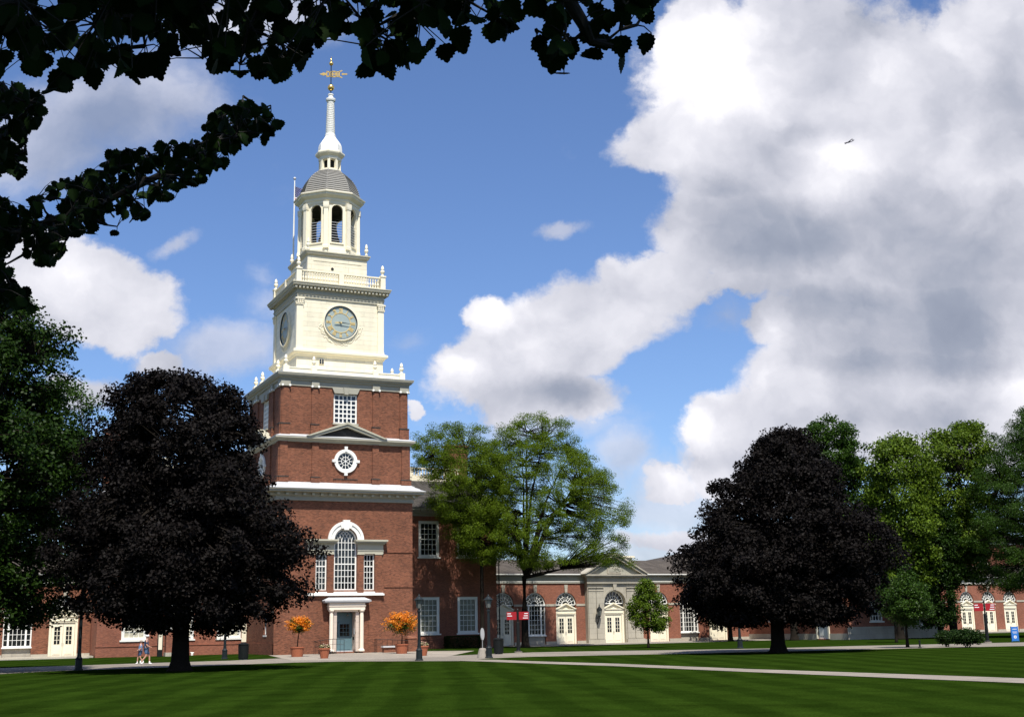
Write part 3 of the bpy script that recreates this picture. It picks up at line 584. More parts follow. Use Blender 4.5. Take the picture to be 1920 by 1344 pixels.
# banner built of strips with pierced holes
def strip(us,f0,f1):
    for p,q in zip(us,us[1:]): m.prism([(p,z0+f0(p)),(q,z0+f0(q)),(q,z0+f1(q)),(p,z0+f1(p))],-.02,.02)
tp=lambda u:np.interp(u,[-.45,-.1,.25,.6,.85,1.05],[.32,.26,.34,.26,.34,.42]); bt=lambda u:-tp(u)
us=list(np.linspace(-.45,1.05,16)); strip(us,lambda u:tp(u)-.12,tp); strip(us,bt,lambda u:bt(u)+.12)
for u in (-.45,-.2,.1,.42,.72): m.box(u,u+.1,-.02,.02,z0-.28,z0+.28)
m.ring((-.05+.02,z0),.06,.13,-.02,.02,n=12); m.ring((.62,z0),.05,.12,-.02,.02,n=12); m.ring((.32,z0),.05,.12,-.02,.02,n=12)
m.prism([(1.0,z0-.1),(1.35,z0-.05),(1.62,z0),(1.35,z0+.05),(1.0,z0+.1)],-.02,.02); m.disc((1.4,z0),.09,-.025,.025,10)
m.prism([(-.45,z0-.08),(-.7,z0-.16),(-1.1,z0),(-.7,z0+.16),(-.45,z0+.08)],-.02,.02); m.disc((-.72,z0),.14,-.025,.025,10)
m.build('weathervane','gold',TW)
# flag on its pole behind the belfry
fx,fy=-2.45,3.1
FP=thing('flagpole','white flagpole with a ball finial standing behind the belfry of the tower','flagpole',(fx,fy,34.4))
m=MB(); m.tube([(fx,fy,34.1),(fx,fy,43.0)],[.09,.05],8); m.lathe([(.2,34.0),(.24,34.25),(.24,34.5),(.1,34.7)],10,(fx,fy)); m.build('pole','white',FP)
m=MB(); m.ball((fx,fy,43.12),.14,10); m.build('finial','flashing',FP,smooth=True)
FL=thing('flag','striped flag with a starred blue canton hanging beside the grey dome','flag',(fx,fy,41.9))
def cloth(i0,i1,j0,j1,off=0.):
    vs=[];fs=[];L=3.0;H=1.8;nx=max(2,int((i1-i0)*20)+1);nz=2
    for a_ in range(nx+1):
        for b_ in range(nz+1):
            s=i0+(i1-i0)*a_/nx; t=j0+(j1-j0)*b_/nz; droop=.10*s
            vs.append((fx+.06+L*s*.93,fy+.12*s*L+.14*math.sin(8*s+2*t)+off,42.35-H*t*(1-.05*s)-droop))
    for a_ in range(nx):
        for b_ in range(nz): q=a_*(nz+1)+b_; fs.append((q,q+1,q+nz+2,q+nz+1))
    return vs,fs
mr,mw=MB(),MB()
for i in range(13): (mr if i%2==0 else mw).add(*cloth(0,1,i/13,(i+1)/13))
mr.build('red_stripes','flagred',FL); mw.build('white_stripes','flagwhite',FL)
m=MB(); m.add(*cloth(0,.42,0,7/13,-.012)); m.build('canton','flagblue',FL)
m=MB()
for r_ in range(9):
    for c_ in range(6 if r_%2==0 else 5):
        s=(.035+.07*c_+(0 if r_%2==0 else .035)); t=(.03+r_*.058); v,_=cloth(s,s+.001,t,t+.001,-.03); p=v[0]
        m.add([(p[0]+.036*(1 if q%2 else .45)*math.cos(R(36*q+18)),p[1]-.005,p[2]+.036*(1 if q%2 else .45)*math.sin(R(36*q+18))) for q in range(10)],[tuple(range(10))])
m.build('stars','flagwhite',FL)
# ================================================================== MAIN BLOCK beside the tower
MBK=thing('museum_building','two-storey brick museum building with slate hipped roof and roof balustrade flanking the tower','building',(0,4,0))
wins=[(a,b) for a,b in ((6.15,8.2),(10.15,12.2),(14.0,16.05))]; wins+= [(-b,-a) for a,b in wins]
m=MB(); hs=[]
for a,b in wins: hs+= [(a,b,1.35,4.65,False),(a,b,8.3,11.62,False)]
wall(m,-18,18,0,12.3,4,.4,hs)
for x in (-18,17.6): m.box(x,x+.4,4.402,16,0,12.3)
m.box(-17.6,17.6,15.6,16,0,12.3)
m.box(-18.05,-5.9,3.94,3.998,0,.82); m.box(5.9,18.05,3.94,3.998,0,.82); m.box(-18.04,-5.9,3.95,3.998,6.2,6.3); m.box(5.9,18.04,3.95,3.998,6.2,6.3); m.box(5.9,18.04,3.95,3.998,5.0,5.06)
m.build('brick_wall','brick_orange',MBK)
m=MB(); m.box(-18.08,-5.9,3.9,3.998,.822,.88); m.box(5.9,18.08,3.9,3.998,.822,.88); m.build('water_table','brick_orange',MBK)
for i,(a,b) in enumerate(wins):
    window(MBK,I3,a,b,1.35,4.65,4.16,4,6,fr=.26,rail=3,sill=.12,pane='pane_curtain_reflection' if a>0 else 'pane_blind',proud=.10)
    window(MBK,I3,a,b,8.3,11.62,4.16,4,6,fr=.26,rail=3,sill=.12,proud=.10)
m=MB(); m.box(-18.1,18.1,3.86,3.998,12.05,12.3); m.box(-18.3,18.3,3.6,16.4,12.302,12.6); m.box(-18.6,18.6,3.3,16.7,12.602,12.8)
for i in range(56): u=-18.2+i*36.4/55; m.box(u-.1,u+.1,3.42,3.598,12.42,12.6)
m.build('cornice','grey_trim',MBK)
m=MB(); a,b,c_,d=-18.7,18.7,3.2,16.8
m.add([(a,c_,12.802),(b,c_,12.802),(b,d,12.802),(a,d,12.802),(a+3.6,7,15.7),(b-3.0,7,15.7),(b-3.0,13,15.7),(a+3.6,13,15.7)],[(3,2,1,0),(4,5,6,7),(0,1,5,4),(1,2,6,5),(2,3,7,6),(3,0,4,7)]); m.build('roof','slate',MBK)
m=MB()
for s in (-1,1):
    m.tube([(s*18.7,3.2,12.86),(s*15.7,7,15.75)],.09,6)
m.build('hip_flashing','flashing',MBK)
m=MB(); 
for s in (-1,1):
    for y0 in (7.0,12.8):
        x0,x1=(5.0,15.6) if s>0 else (-15.0,-5.0)
        m.box(x0,x1,y0,y0+.22,15.7,16.05); m.box(x0,x1,y0-.02,y0+.24,16.85,17.0)
        n=36
        for i in range(n):
            u=x0+(x1-x0)*(i+.5)/n
            if i%9==0: m.box(u-.2,u+.2,y0-.04,y0+.26,16.05,17.02)
            else: m.lathe([(.07,16.05),(.05,16.15),(.10,16.35),(.05,16.6),(.08,16.75),(.07,16.85)],6,(u,y0+.11))
m.build('roof_balustrade','cream_plain',MBK)
for s,x0,x1 in ((1,15.3,17.4),(-1,-17.4,-15.3)):
    m=MB(); m.box(x0,x1,9.2,10.4,13.2,19.5); m.box(x0-.08,x1+.08,9.12,10.48,19.0,19.2); m.box(x0-.12,x1+.12,9.08,10.52,19.5,19.7); m.build('chimney','brick',MBK)
m=MB(); m.tube([(-6.05,3.9,0.3),(-6.05,3.9,12.3)],.055,8); m.tube([(18.2,3.85,.3),(18.2,3.85,12.3)],.055,8); m.build('downpipe','black',MBK)
# ================================================================== LOW ARCADED WINGS
def dooras(par,T,c,y,w=1.88,ww=2.3,spring=3.95,top=5.1,surround='cream_plain'):
    """door pair with pediment and fanlight filling an arched opening of width ww"""
    m=MB(T); h=w/2
    m.box(c-ww/2,c-h,y-.1,y+.1,0.02,3.35); m.box(c+h,c+ww/2,y-.1,y+.1,.02,3.35); m.box(c-ww/2,c+ww/2,y-.12,y+.1,2.9,3.36)
    m.box(c-ww/2-.05,c+ww/2+.05,y-.2,y+.1,3.362,3.46); m.box(c-ww/2+.1,c+ww/2-.1,y-.16,y-.12,3.02,3.06)
    m.prism([(c-ww/2-.05,3.462),(c+ww/2+.05,3.462),(c,4.0)],y-.08,y+.1)
    for s in (-1,1): m.prism([(c+s*(ww/2+.08),3.464),(c+s*(ww/2-.2),3.464),(c,3.93),(c,4.06)],y-.26,y-.08)
    sr=m.build('door_surround',surround,par)
    m=MB(T)
    for s in (-1,1):
        a,b=(c-h+.02,c-.01) if s<0 else (c+.01,c+h-.02)
        m.box(a,b,y-.03,y+.02,.03,2.88)
        m.box(a+.14,b-.14,y-.045,y-.031,.25,.92)
        m.box(a+.2,b-.2,y-.055,y-.046,.32,.85)
    dr=m.build('door','cream_plain',par)
    m=MB(T)
    for s in (-1,1):
        a,b=(c-h+.02,c-.01) if s<0 else (c+.01,c+h-.02); a+=.2; b-=.2
        for i in range(2):
            for j in range(4): 
                u0=a+(b-a)*i/2+.025; u1=a+(b-a)*(i+1)/2-.025; z0=1.12+j*.37; m.box(u0,u1,y-.04,y-.031,z0,z0+.32)
    m.build('pane','pane',dr)
    m=MB(T); m.tube([(c-.06,y-.08,1.0),(c-.06,y-.08,1.25)],.015,6); m.tube([(c+.06,y-.08,1.0),(c+.06,y-.08,1.25)],.015,6); m.build('handle','steel',dr)
    fan(par,T,c,y,ww/2,spring,top)
def fan(par,T,c,y,r,spring,top,z0=None):
    m=MB(T); cc=(c,spring-.05); rz=(top-spring+.05)/r
    m.ring(cc,r-.10,r-.005,y-.08,y+.06,0,180,24,rz); m.ring(cc,.36,.41,y-.05,y+.03,0,180,16); m.box(c-r+.1,c+r-.1,y-.07,y+.04,cc[1]-.05,cc[1]+.03)
    m.ring(cc,.72,.75,y-.04,y+.03,0,180,20)
    for i in range(1,8): a=R(22.5*i); m.bar((cc[0]+.38*math.cos(a),cc[1]+.38*math.sin(a)),(cc[0]+(r-.05)*math.cos(a),cc[1]+(r-.05)*math.sin(a)*rz),.035,y-.045,y+.03)
    f=m.build('fanlight','white',par); m=MB(T); m.disc(cc,(r-.05)*min(1,rz),y+.031,y+.06,24,0,180); m.box(c-r+.05,c+r-.05,y+.031,y+.06,cc[1]-.5,cc[1]); m.build('pane','pane',f)
def archwin(par,T,c,y,ww=2.25,z0=.95,spring=3.95,top=5.1):
    m=MB(T); a,b=c-ww/2,c+ww/2
    for u in (a,b-.1): m.box(u,u+.1,y-.1,y+.05,z0,3.8)
    m.box(a+.1,b-.1,y-.1,y+.05,z0,z0+.1); m.box(a-.06,b+.06,y-.2,y+.05,3.8,3.95)
    for u in (a+.45,b-.45): m.box(u-.07,u+.07,y-.12,y+.05,z0+.1,3.8)
    for i in range(1,4): u=a+.45+(ww-.9)*i/4; m.box(u-.018,u+.018,y-.03,y+.02,z0+.1,3.8)
    for j in range(1,6): z=z0+.1+(3.7-z0)*j/6; m.box(a+.1,b-.1,y-.026,y+.02,z-.018,z+.018)
    w=m.build('window','white',par); p=MB(T); p.box(a+.05,b-.05,y+.022,y+.045,z0+.05,3.85); p.build('pane','pane',w)
    m=MB(T); m.box(a-.05,b+.05,y-.26,y+.05,z0-.1,z0-.002); m.build('sill','white',par)
    m=MB(T); m.box(a,b,y-.02,y+.1,0.0,z0-.1); m.build('apron','limestone',par); fan(par,T,c,y,ww/2,spring,top)
def wing(par,T,yf,u0,u1,doors,windows,skip=None,brick='brick_orange',back=10):
    m=MB(T); hs=[(c-1.15,c+1.15,.02,5.12,True) for c in doors]+[(c-1.125,c+1.125,.02,5.1,True) for c in windows]
    segs=[(u0,u1)] if not skip else [(u0,skip[0]),(skip[1],u1)]
    for a,b in segs: wall(m,a,b,0,6.0,yf,.35,[h for h in hs if a<h[0] and h[1]<b])
    m.box(u0,u0+.3,yf+.352,yf+back,0,6.); m.box(u1-.3,u1,yf+.352,yf+back,0,6.); m.box(u0+.3,u1-.3,yf+back-.3,yf+back,0,6.)
    m.build('brick_wall',brick,par)
    m=MB(T); ed=sorted([u0,u1]+[x for h in hs for x in (h[0],h[1])]+(list(skip) if skip else []))
    for a,b in zip(ed[::2],ed[1::2]):
        if b-a>.05: m.box(a,b,yf-.05,yf-.002,3.76,3.97); m.box(a,b,yf-.06,yf-.002,0,.34)
    for c in doors+windows: m.prism([(c-.13,5.1),(c+.13,5.1),(c+.2,5.85),(c-.2,5.85)],yf-.1,yf+.1)
    m.build('stone_band','limestone',par)
    m=MB(T)
    for a,b in segs: m.box(a,b,yf-.1,yf+.3,6.0,6.22); m.box(a,b,yf-.06,yf+.3,6.222,6.7); m.box(a,b,yf-.3,yf+.3,6.702,6.78); m.box(a,b,yf-.4,yf+.3,6.782,6.9)
    m.build('entablature','grey_trim',par)
    m=MB(T)
    for a,b in segs: m.box(a,b,yf-.13,yf-.101,6.14,6.19); m.box(a,b,yf-.43,yf-.401,6.83,6.93)
    m.build('gutter_line','white',par)
    m=MB(T); m.add([(u0-.1,yf-.42,6.93),(u1+.1,yf-.42,6.93),(u1+.1,yf+back/2,8.6),(u0-.1,yf+back/2,8.6),(u1+.1,yf+back+.4,6.93),(u0-.1,yf+back+.4,6.93)],[(0,1,2,3),(3,2,4,5),(0,3,5),(1,4,2),(0,5,4,1)]); m.build('roof','roof_brown',par)
    for c in doors: dooras(par,T,c,yf+.22)
    for c in windows: archwin(par,T,c,yf+.22)
RW=thing('arcaded_wing','low brick wing with a pale stone pedimented entrance and slate roof right of tower','building',(33,8,0))
wing(RW,I3,8,18.02,49.5,[20.5,27.45,38.3,45.6],[24.0,42.0],skip=(29.6,35.95))
# pavilion of pale stone
yp=7.4; m=MB()
wall(m,29.6,35.95,0,5.95,yp,.9,[(31.5,33.95,.02,5.27,True)])
for a,b in ((29.66,30.5),(30.56,31.4),(34.1,34.95),(35.02,35.9)): m.box(a,b,yp-.12,yp-.002,.45,5.6); m.box(a-.03,b+.03,yp-.16,yp-.121,5.2,5.28); m.box(a-.05,b+.05,yp-.2,yp-.122,5.5,5.6)
m.box(29.5,31.45,yp-.2,yp-.003,0,.42); m.box(34.0,36.05,yp-.2,yp-.003,0,.42); m.ring((32.72,4.03),1.24,1.44,yp-.08,yp+.02,0,180,28); m.prism([(32.58,5.3),(32.86,5.3),(32.95,5.93),(32.5,5.93)],yp-.16,yp)
m.build('stone_front','limestone',RW)
m=MB(); m.box(29.5,36.05,yp-.2,yp+.9,5.952,6.08); m.box(29.55,36.0,yp-.12,yp+.9,6.082,6.6); m.box(29.3,36.3,yp-.4,yp+.9,6.602,6.72); m.box(29.2,36.4,yp-.5,yp+.9,6.722,6.86); m.build('stone_entablature','limestone',RW)
m=MB()
for s in (-1,1): m.prism([(32.8+s*3.75,6.862),(32.8+s*3.1,6.862),(32.8,8.55),(32.8,8.9)],yp-.45,yp+.9); m.prism([(32.8+s*3.85,6.9),(32.8+s*3.6,6.9),(32.8,8.86),(32.8,9.04)],yp-.6,yp+.9)
m.box(31.9,33.5,yp-.2,yp+.05,6.95,7.5); m.build('pediment','limestone',RW)
m=MB(); m.prism([(29.7,6.864),(35.9,6.864),(32.8,8.6)],yp-.1,yp+.8); m.box(32.05,33.35,yp-.22,yp-.201,7.12,7.36); m.build('tympanum','grey_trim',RW)
m=MB(); m.add([(29.0,yp-.6,6.92),(32.8,yp-.6,9.06),(36.6,yp-.6,6.92),(29.0,14,6.92),(32.8,14,9.06),(36.6,14,6.92)],[(0,1,4,3),(1,2,5,4)]); m.build('roof','roof_brown',RW)
dooras(RW,I3,32.72,yp+.45,w=1.9,ww=2.42,spring=4.03,top=5.25)
m=MB(); m.box(34.4,38.4,13.2,17,7.8,8.9); m.box(34.2,38.6,13.0,17.2,8.902,9.1); m.build('roof_monitor','cream_plain',RW)
m=MB(); m.add([(36.4,9.5,7.45),(60,9.5,7.45),(60,17,9.9),(48.5,17,9.9),(36.4,24,7.45),(60,24,7.45)],[(0,1,2,3),(0,3,4),(3,2,5,4)]); m.build('upper_roof','roof_brown',RW)
def lantern(par_or_none,name,x,y,z,s=1.,label=None,cat=None,mat='black'):
    """four-sided street lantern body"""
def wall_lantern():
    t=thing('wall_lantern','black iron lantern on a bracket fixed to the pale stone front','lantern',(30.55,7.2,3.0)); x,y=30.55,6.75
    m=MB(); m.tube([(x,7.3,1.9),(x,6.95,2.3),(x,y,2.7)],.05,6); m.tube([(x,7.3,2.6),(x,6.9,2.6)],.03,6); m.tube([(x-.3,7.1,2.6),(x,6.95,2.45),(x+.1,7.1,2.3)],.03,6); m.build('bracket','black',t)
    m=MB(); m.lathe([(.14,2.72),(.16,2.76),(.3,3.32)],6,(x,y)); m.build('lamp_glass','glasslamp',t)
    m=MB(); m.lathe([(.34,3.322),(.34,3.36),(.2,3.52),(.12,3.6),(.05,3.7),(.06,3.78),(.01,3.95)],6,(x,y)); m.lathe([(.05,2.6),(.17,2.70),(.17,2.72)],6,(x,y))
    for i in range(6): a=R(60*i); m.tube([(x+.165*math.cos(a),y+.165*math.sin(a),2.74),(x+.305*math.cos(a),y+.305*math.sin(a),3.32)],.014,4)
    m.build('lamp_cap','black',t)
wall_lantern()
LW=thing('arcaded_wing','low brick wing with cream double doors at the left end of the lawn','building',(-26,8,0))
wing(LW,I3,8,-34.5,-18.02,[-20.2,-27.4],[-23.8,-31.0],brick='brick')
# ------------ block that comes forward on the right
HB=thing('brick_hall','two-storey brick hall with stone base standing in tree shade at the right','building',(55.5,-8,0))
m=MB(); X0,X1,Y0=49.5,61.5,-8.
wall(m,X0,X1,.0,8.6,Y0,.35,[(52.3,53.9,1.7,3.6,False),(57.2,59.2,1.3,3.6,False),(52.3,53.9,5.2,7.2,False),(57.3,58.9,5.2,7.2,False)])
T1=lambda u,y,z:(X0+y,-u,z)
m.T=T1; wall(m,-17.9,7.649,0,8.6,0,.35,[(3.5,5.1,.1,2.6,False),(-1.2,.2,1.9,3.2,False),(-4.6,-3.2,1.9,3.2,False),(-1.2,.2,5.2,7.0,False),(-4.6,-3.2,5.2,7.0,False),(3.6,5.,5.2,7.,False)])
m.T=I3; m.box(X1-.35,X1,-7.649,17.9,0,8.6); m.build('brick_wall','brick_orange',HB)
m=MB(); m.box(X0-.06,X1,Y0-.08,Y0-.002,0,1.2); m.T=T1; m.box(-17.9,3.4,-.06,-.002,0,.6); m.box(5.3,7.9,-.06,-.002,0,.6); m.build('stone_base','limestone',HB)
for a,b,c_,d in ((52.3,53.9,1.7,3.6),(57.2,59.2,1.3,3.6),(52.3,53.9,5.2,7.2),(57.3,58.9,5.2,7.2)): window(HB,I3,a,b,c_,d,Y0+.15,4,4,sill=.12)
for a,b,c_,d in ((-1.2,.2,1.9,3.2),(-4.6,-3.2,1.9,3.2),(-1.2,.2,5.2,7.0),(-4.6,-3.2,5.2,7.0),(3.6,5.,5.2,7.)): window(HB,T1,a,b,c_,d,.15,4,4,sill=.1)
m=MB(T1); m.box(3.4,5.2,-.1,.1,2.6,2.9); m.box(3.3,3.5,-.1,.1,.1,2.6); m.box(5.1,5.3,-.1,.1,.1,2.6); m.build('door_surround','cream_plain',HB)
m=MB(T1); m.box(3.5,5.1,.1,.16,.1,2.6); 
for z in (.4,1.1,1.8): m.box(3.7,4.9,.08,.099,z,z+.5)
dd=m.build('door','white',HB); m=MB(T1); m.ball((4.95,.05,1.2),.06,8); m.build('handle','black',dd)
m=MB(); m.box(X0-.1,X1+.1,Y0-.1,18,8.602,8.9); m.box(X0-.4,X1+.4,Y0-.4,18.3,8.902,9.2); m.build('cornice','stone_trim',HB)
m=MB(); m.add([(X0-.45,Y0-.45,9.202),(X1+.45,Y0-.45,9.202),(X1+.45,18.4,9.202),(X0-.45,18.4,9.202),(55.5,Y0+5.5,12.8),(55.5,13,12.8)],[(0,1,4),(1,2,5,4),(2,3,5),(3,0,4,5),(3,2,1,0)]); m.build('roof','roof_brown',HB)
FW=thing('arcaded_wing','distant low brick wing with three cream pedimented doors at the far right','building',(84,16,0))
wing(FW,I3,16,61.6,112,[88.9,92.6,96.3,100.],[66,70,74,80.5])
BB=thing('brick_building','tall brick building with cream window bands glimpsed through foliage behind the distant wing','building',(96,26,0))
m=MB(); hs=[(a,a+1.6,z,z+2.0,False) for a in (84,88,92,96,100,104) for z in (5.2,8.6)]
wall(m,80,114,0,12,28,.35,hs); m.box(80,80.3,28.36,40,0,12); m.box(113.7,114,28.36,40,0,12); m.box(80.3,113.7,39.7,40,0,12); m.build('brick_wall','brick_orange',BB)
for h in hs: window(BB,I3,h[0],h[1],h[2],h[3],28.15,3,4,sill=.1)
m=MB(); m.box(79.8,114.2,27.7,40.3,12.002,12.5); m.box(79.9,114.1,27.8,27.998,8.1,8.25); m.build('cornice','cream_plain',BB)
m=MB(); m.add([(79.5,27.4,12.502),(114.5,27.4,12.502),(114.5,40.6,12.502),(79.5,40.6,12.502),(85,34,15.5),(109,34,15.5)],[(0,1,5,4),(1,2,5),(2,3,4,5),(3,0,4),(3,2,1,0)]); m.build('roof','roof_brown',BB)
#==PART3==
# ================================================================== GROUND
def struct(name,mb,mat): o=mb.build(name,mat); o['kind']='structure'; return o
m=MB(); n=24; xs=[-1500,-600,-300,-150]+list(np.linspace(-100,140,13))+[200,350,700,1500]; ys=[-600,-250]+list(np.linspace(-150,40,13))+[80,200,600,1600]
vs=[(x,y,0) for y in ys for x in xs]; fs=[(j*len(xs)+i,j*len(xs)+i+1,(j+1)*len(xs)+i+1,(j+1)*len(xs)+i) for j in range(len(ys)-1) for i in range(len(xs)-1)]
m.add(vs,fs); struct('lawn',m,'grass')
def strip_px(name,near,far,z,mat='concrete'):
    m=MB(); P=[tuple(G(*p)[:2])+(z,) for p in near]; Q=[tuple(G(*p)[:2])+(z,) for p in far]; n=len(P)
    m.add(P+Q,[(i,i+1,n+i+1,n+i) for i in range(n-1)]); return struct(name,m,mat)
strip_px('path',[(-260,1272),(0,1263),(100,1257.5),(310,1250.5),(430,1246),(550,1241.5),(640,1239.5),(760,1239),(860,1238.6),(920,1233.5),(1000,1230.5),(1150,1227.5),(1240,1225.8),(1440,1221.5),(1600,1217.5),(1700,1215),(1900,1210.8),(2150,1206)],
 [(-260,1259),(0,1252),(100,1248.5),(310,1241.5),(430,1238),(550,1232.5),(640,1226),(760,1228.5),(860,1228.2),(920,1225.4),(1000,1222.4),(1150,1219.6),(1240,1218.6),(1440,1215),(1600,1210.5),(1700,1208.5),(1900,1204),(2150,1199.5)],.006,'slab_x')
strip_px('cross_path',[(862,1238.5),(900,1239.5),(1000,1243.2),(1160,1248.6),(1400,1259.3),(1660,1270),(1919,1280.5),(2300,1297)],[(880,1235.5),(930,1236.4),(1000,1239.3),(1160,1244),(1400,1253.8),(1660,1262.5),(1919,1271.5),(2300,1286)],.012,'slab_y')
# forecourt in front of the tower door
m=MB(); A=[G(548,1238),G(700,1236),G(835,1231)]; m.add([(-6.2,-5.88,.010),(6.6,-5.88,.010),(9.4,-10.5,.010)]+[tuple(p[:2])+(.010,) for p in A[::-1]],[(0,1,2,3,4,5)]); struct('forecourt_pavement',m,'slab_f')
m=MB(); m.box(19.5,49.4,1.2,7.92,0,.012); m.box(21,49.3,3.0,7.9,.013,.07); struct('terrace_pavement',m,'terrace')
m=MB(); m.box(-34,-18.1,4.6,7.93,0,.15); m.box(-34,-18.6,3.2,4.598,0,.07); struct('stone_steps',m,'limestone')
m=MB(); m.box(62,112,10,15.9,0,.1); struct('far_terrace',m,'terrace')
# ================================================================== TREES
def frame_at(base): return float(np.dot(base-CAM,HF))
def row_pt(x,y,D):
    d=ray(x,y); return CAM+d*(D/np.dot(d,HF))
def noise1(th,z,ph): return .10*np.sin(3*th+ph[0]+.5*z)+.08*np.sin(5*th+ph[1]-.9*z)+.06*np.sin(9*th+ph[2]+1.7*z)+.05*np.sin(2.3*z+ph[3])
def make_tree(label,cat,base,rows,mat,nclump,per,leaf,clr,flat=.7,tr=.3,trunk_top=None,nlimb=8,inner=.35,up=.55,group=None,name='tree',asp=.75,amp=1.,seed=1,lean=0,bark='bark',twig=True,forks=0):
    rng=np.random.default_rng(seed); base=np.array([base[0],base[1],0.]); D=frame_at(base); k=D/FPX
    t=thing(name,label,cat,base,group)
    Z,CX,RR=[],[],[]
    for y,a,b in rows:
        p=row_pt((a+b)/2,y,D); Z.append(p[2]); CX.append(p-base); RR.append((b-a)/2*k)
    Z=np.array(Z[::-1]); CX=np.array(CX[::-1]); RR=np.array(RR[::-1]); ph=rng.random(4)*6.28
    def env(z,th):
        r=np.interp(z,Z,RR); ox=np.interp(z,Z,CX[:,0]); oy=np.interp(z,Z,CX[:,1]); return r*(1+amp*noise1(th,z,ph)),ox,oy
    # clump centres
    zs=rng.uniform(Z[0],Z[-1],nclump*6); w=np.interp(zs,Z,RR)+.15*RR.max(); keep=rng.random(len(zs))<(w/w.max())**1.3; zs=zs[keep][:nclump]
    th=rng.uniform(0,6.283,len(zs)); r,ox,oy=env(zs,th); fr=np.sqrt(rng.uniform(inner**2,1,len(zs))); rad=np.maximum(r-clr*.30,r*.5)*fr
    C=np.stack([base[0]+ox+rad*np.cos(th),base[1]+oy+rad*np.sin(th),zs],1)
    cr=clr*rng.uniform(.65,1.25,len(C)); tot=per*len(C)
    idx=np.repeat(np.arange(len(C)),per); v=rng.normal(size=(tot,3)); v/=np.linalg.norm(v,axis=1,keepdims=True); q=rng.random((tot,1))**.5
    off=v*q*cr[idx][:,None]; off[:,2]*=flat; off[:,2]-= .12*clr*(off[:,0]**2+off[:,1]**2)/clr**2*(1 if flat<.5 else .5)
    P=C[idx]+off; P=P[P[:,2]>.05]; 
    out=np.stack([P[:,0]-base[0],P[:,1]-base[1],np.zeros(len(P))],1); out/=np.linalg.norm(out,axis=1,keepdims=True)+1e-6
    N=out*.35+np.array([0,0,up])+rng.normal(size=P.shape)*.55; N/=np.linalg.norm(N,axis=1,keepdims=True)
    leafcloud('crown',mat,t,P,N,leaf,asp=asp,rng=rng)
    # trunk with root flare
    top=Z[-1]*.55 if trunk_top is None else trunk_top; cx=np.array([np.interp(top,Z,CX[:,0]),np.interp(top,Z,CX[:,1]),0])
    tp=base+cx*.8+np.array([0,0,top]); fk=base+np.array([0,0,min(Z[0]+.15*(Z[-1]-Z[0]),top)*.9])+cx*.3*0
    m=MB(); m.tube([base+[0,0,-.05],base+[0,0,.15],base+[0,0,.5],base*.5+fk*.5,fk,fk*.5+tp*.5,tp],[tr*1.7,tr*1.35,tr*1.08,tr*.95,tr*.85,tr*.55,tr*.22],10); m.build('trunk',bark,t,smooth=True)
    m=MB(); nodes=[]
    for i in range(nlimb):
        a=6.283*(i+rng.random()*.6)/nlimb; f=(i/nlimb*.75 if not forks else rng.random()*.35); s=fk+(tp-fk)*f; s=s.copy(); 
        if forks: s=fk-np.array([0,0,.0])+ (tp-fk)*(.0+.12*rng.random())
        zt=rng.uniform(Z[0]+.35*(Z[-1]-Z[0]),Z[-1]-.08*(Z[-1]-Z[0])) if forks else min(Z[-1]*.95,s[2]+rng.uniform(.15,.5)*(Z[-1]-Z[0]))
        r,ox,oy=env(zt,a); e=np.array([base[0]+ox+.56*r*math.cos(a),base[1]+oy+.56*r*math.sin(a),zt]); mid=s*.5+e*.5+np.array([0,0,.08*(zt-s[2])])+rng.normal(size=3)*.25*np.array([1,1,.3])
        if forks: mid=s*.55+e*.45+np.array([0,0,.16*(zt-s[2])])+rng.normal(size=3)*.3
        pts=[s,s*.6+mid*.4+rng.normal(size=3)*.06,mid,mid*.5+e*.5+rng.normal(size=3)*.12,e]; rr=tr*(.55 if not forks else .62)
        m.tube(pts,[rr,rr*.8,rr*.55,rr*.35,rr*.15],7)
        for u in np.linspace(.25,1,7):
            j=min(int(u*4),3); w_=u*4-j; nodes.append(pts[j]*(1-w_)+pts[j+1]*w_)
    for z in np.linspace(.3,1,5): nodes.append(fk+(tp-fk)*z)
    NN=np.array(nodes)
    if twig:
        for c,cc in zip(C,cr):
            d=np.linalg.norm(NN-c,axis=1)+.6*np.maximum(0,NN[:,2]-c[2]); s=NN[int(np.argmin(d))]; mid=(s+c)/2+rng.normal(size=3)*.12+np.array([0,0,.1])
            rr=.035*tr/.3+.010; m.tube([s,mid,c],[rr,rr*.7,rr*.3],4)
    m.build('branches',bark,t); return t
B=lambda x,Y:atY(x,1200,Y)
make_tree('broad purple-leaved maple with dense round crown standing left of the clock tower','tree',G(337,1257),[(706,300,345),(720,225,410),(752,192,455),(790,188,495),(880,155,500),(930,135,512),(980,122,562),(1020,114,578),(1090,118,566),(1135,138,550),(1165,215,495),(1182,300,440)],'leaf_purple',1250,130,.175,.72,tr=.42,amp=.75,name='purple_maple',group='purple-leaved maples on the lawn',seed=11)
make_tree('purple-leaved maple with tall domed crown on the right half of the lawn','tree',G(1460,1222.5),[(808,1448,1500),(838,1402,1536),(880,1382,1562),(905,1344,1590),(950,1325,1592),(1000,1296,1662),(1050,1266,1672),(1095,1262,1658),(1140,1280,1642),(1168,1330,1610)],'leaf_purple',1300,130,.175,.72,tr=.42,amp=.75,name='purple_maple',group='purple-leaved maples on the lawn',seed=12)
make_tree('large dark green maple crown at the left edge of the lawn','tree',G(-60,1262),[(508,-80,10),(560,-130,60),(610,-170,122),(690,-200,142),(750,-220,132),(830,-250,182),(900,-260,172),(1000,-270,155),(1080,-260,142),(1135,-240,128),(1170,-150,70)],'leaf_dark',900,130,.20,.85,tr=.38,name='maple_tree',seed=13)
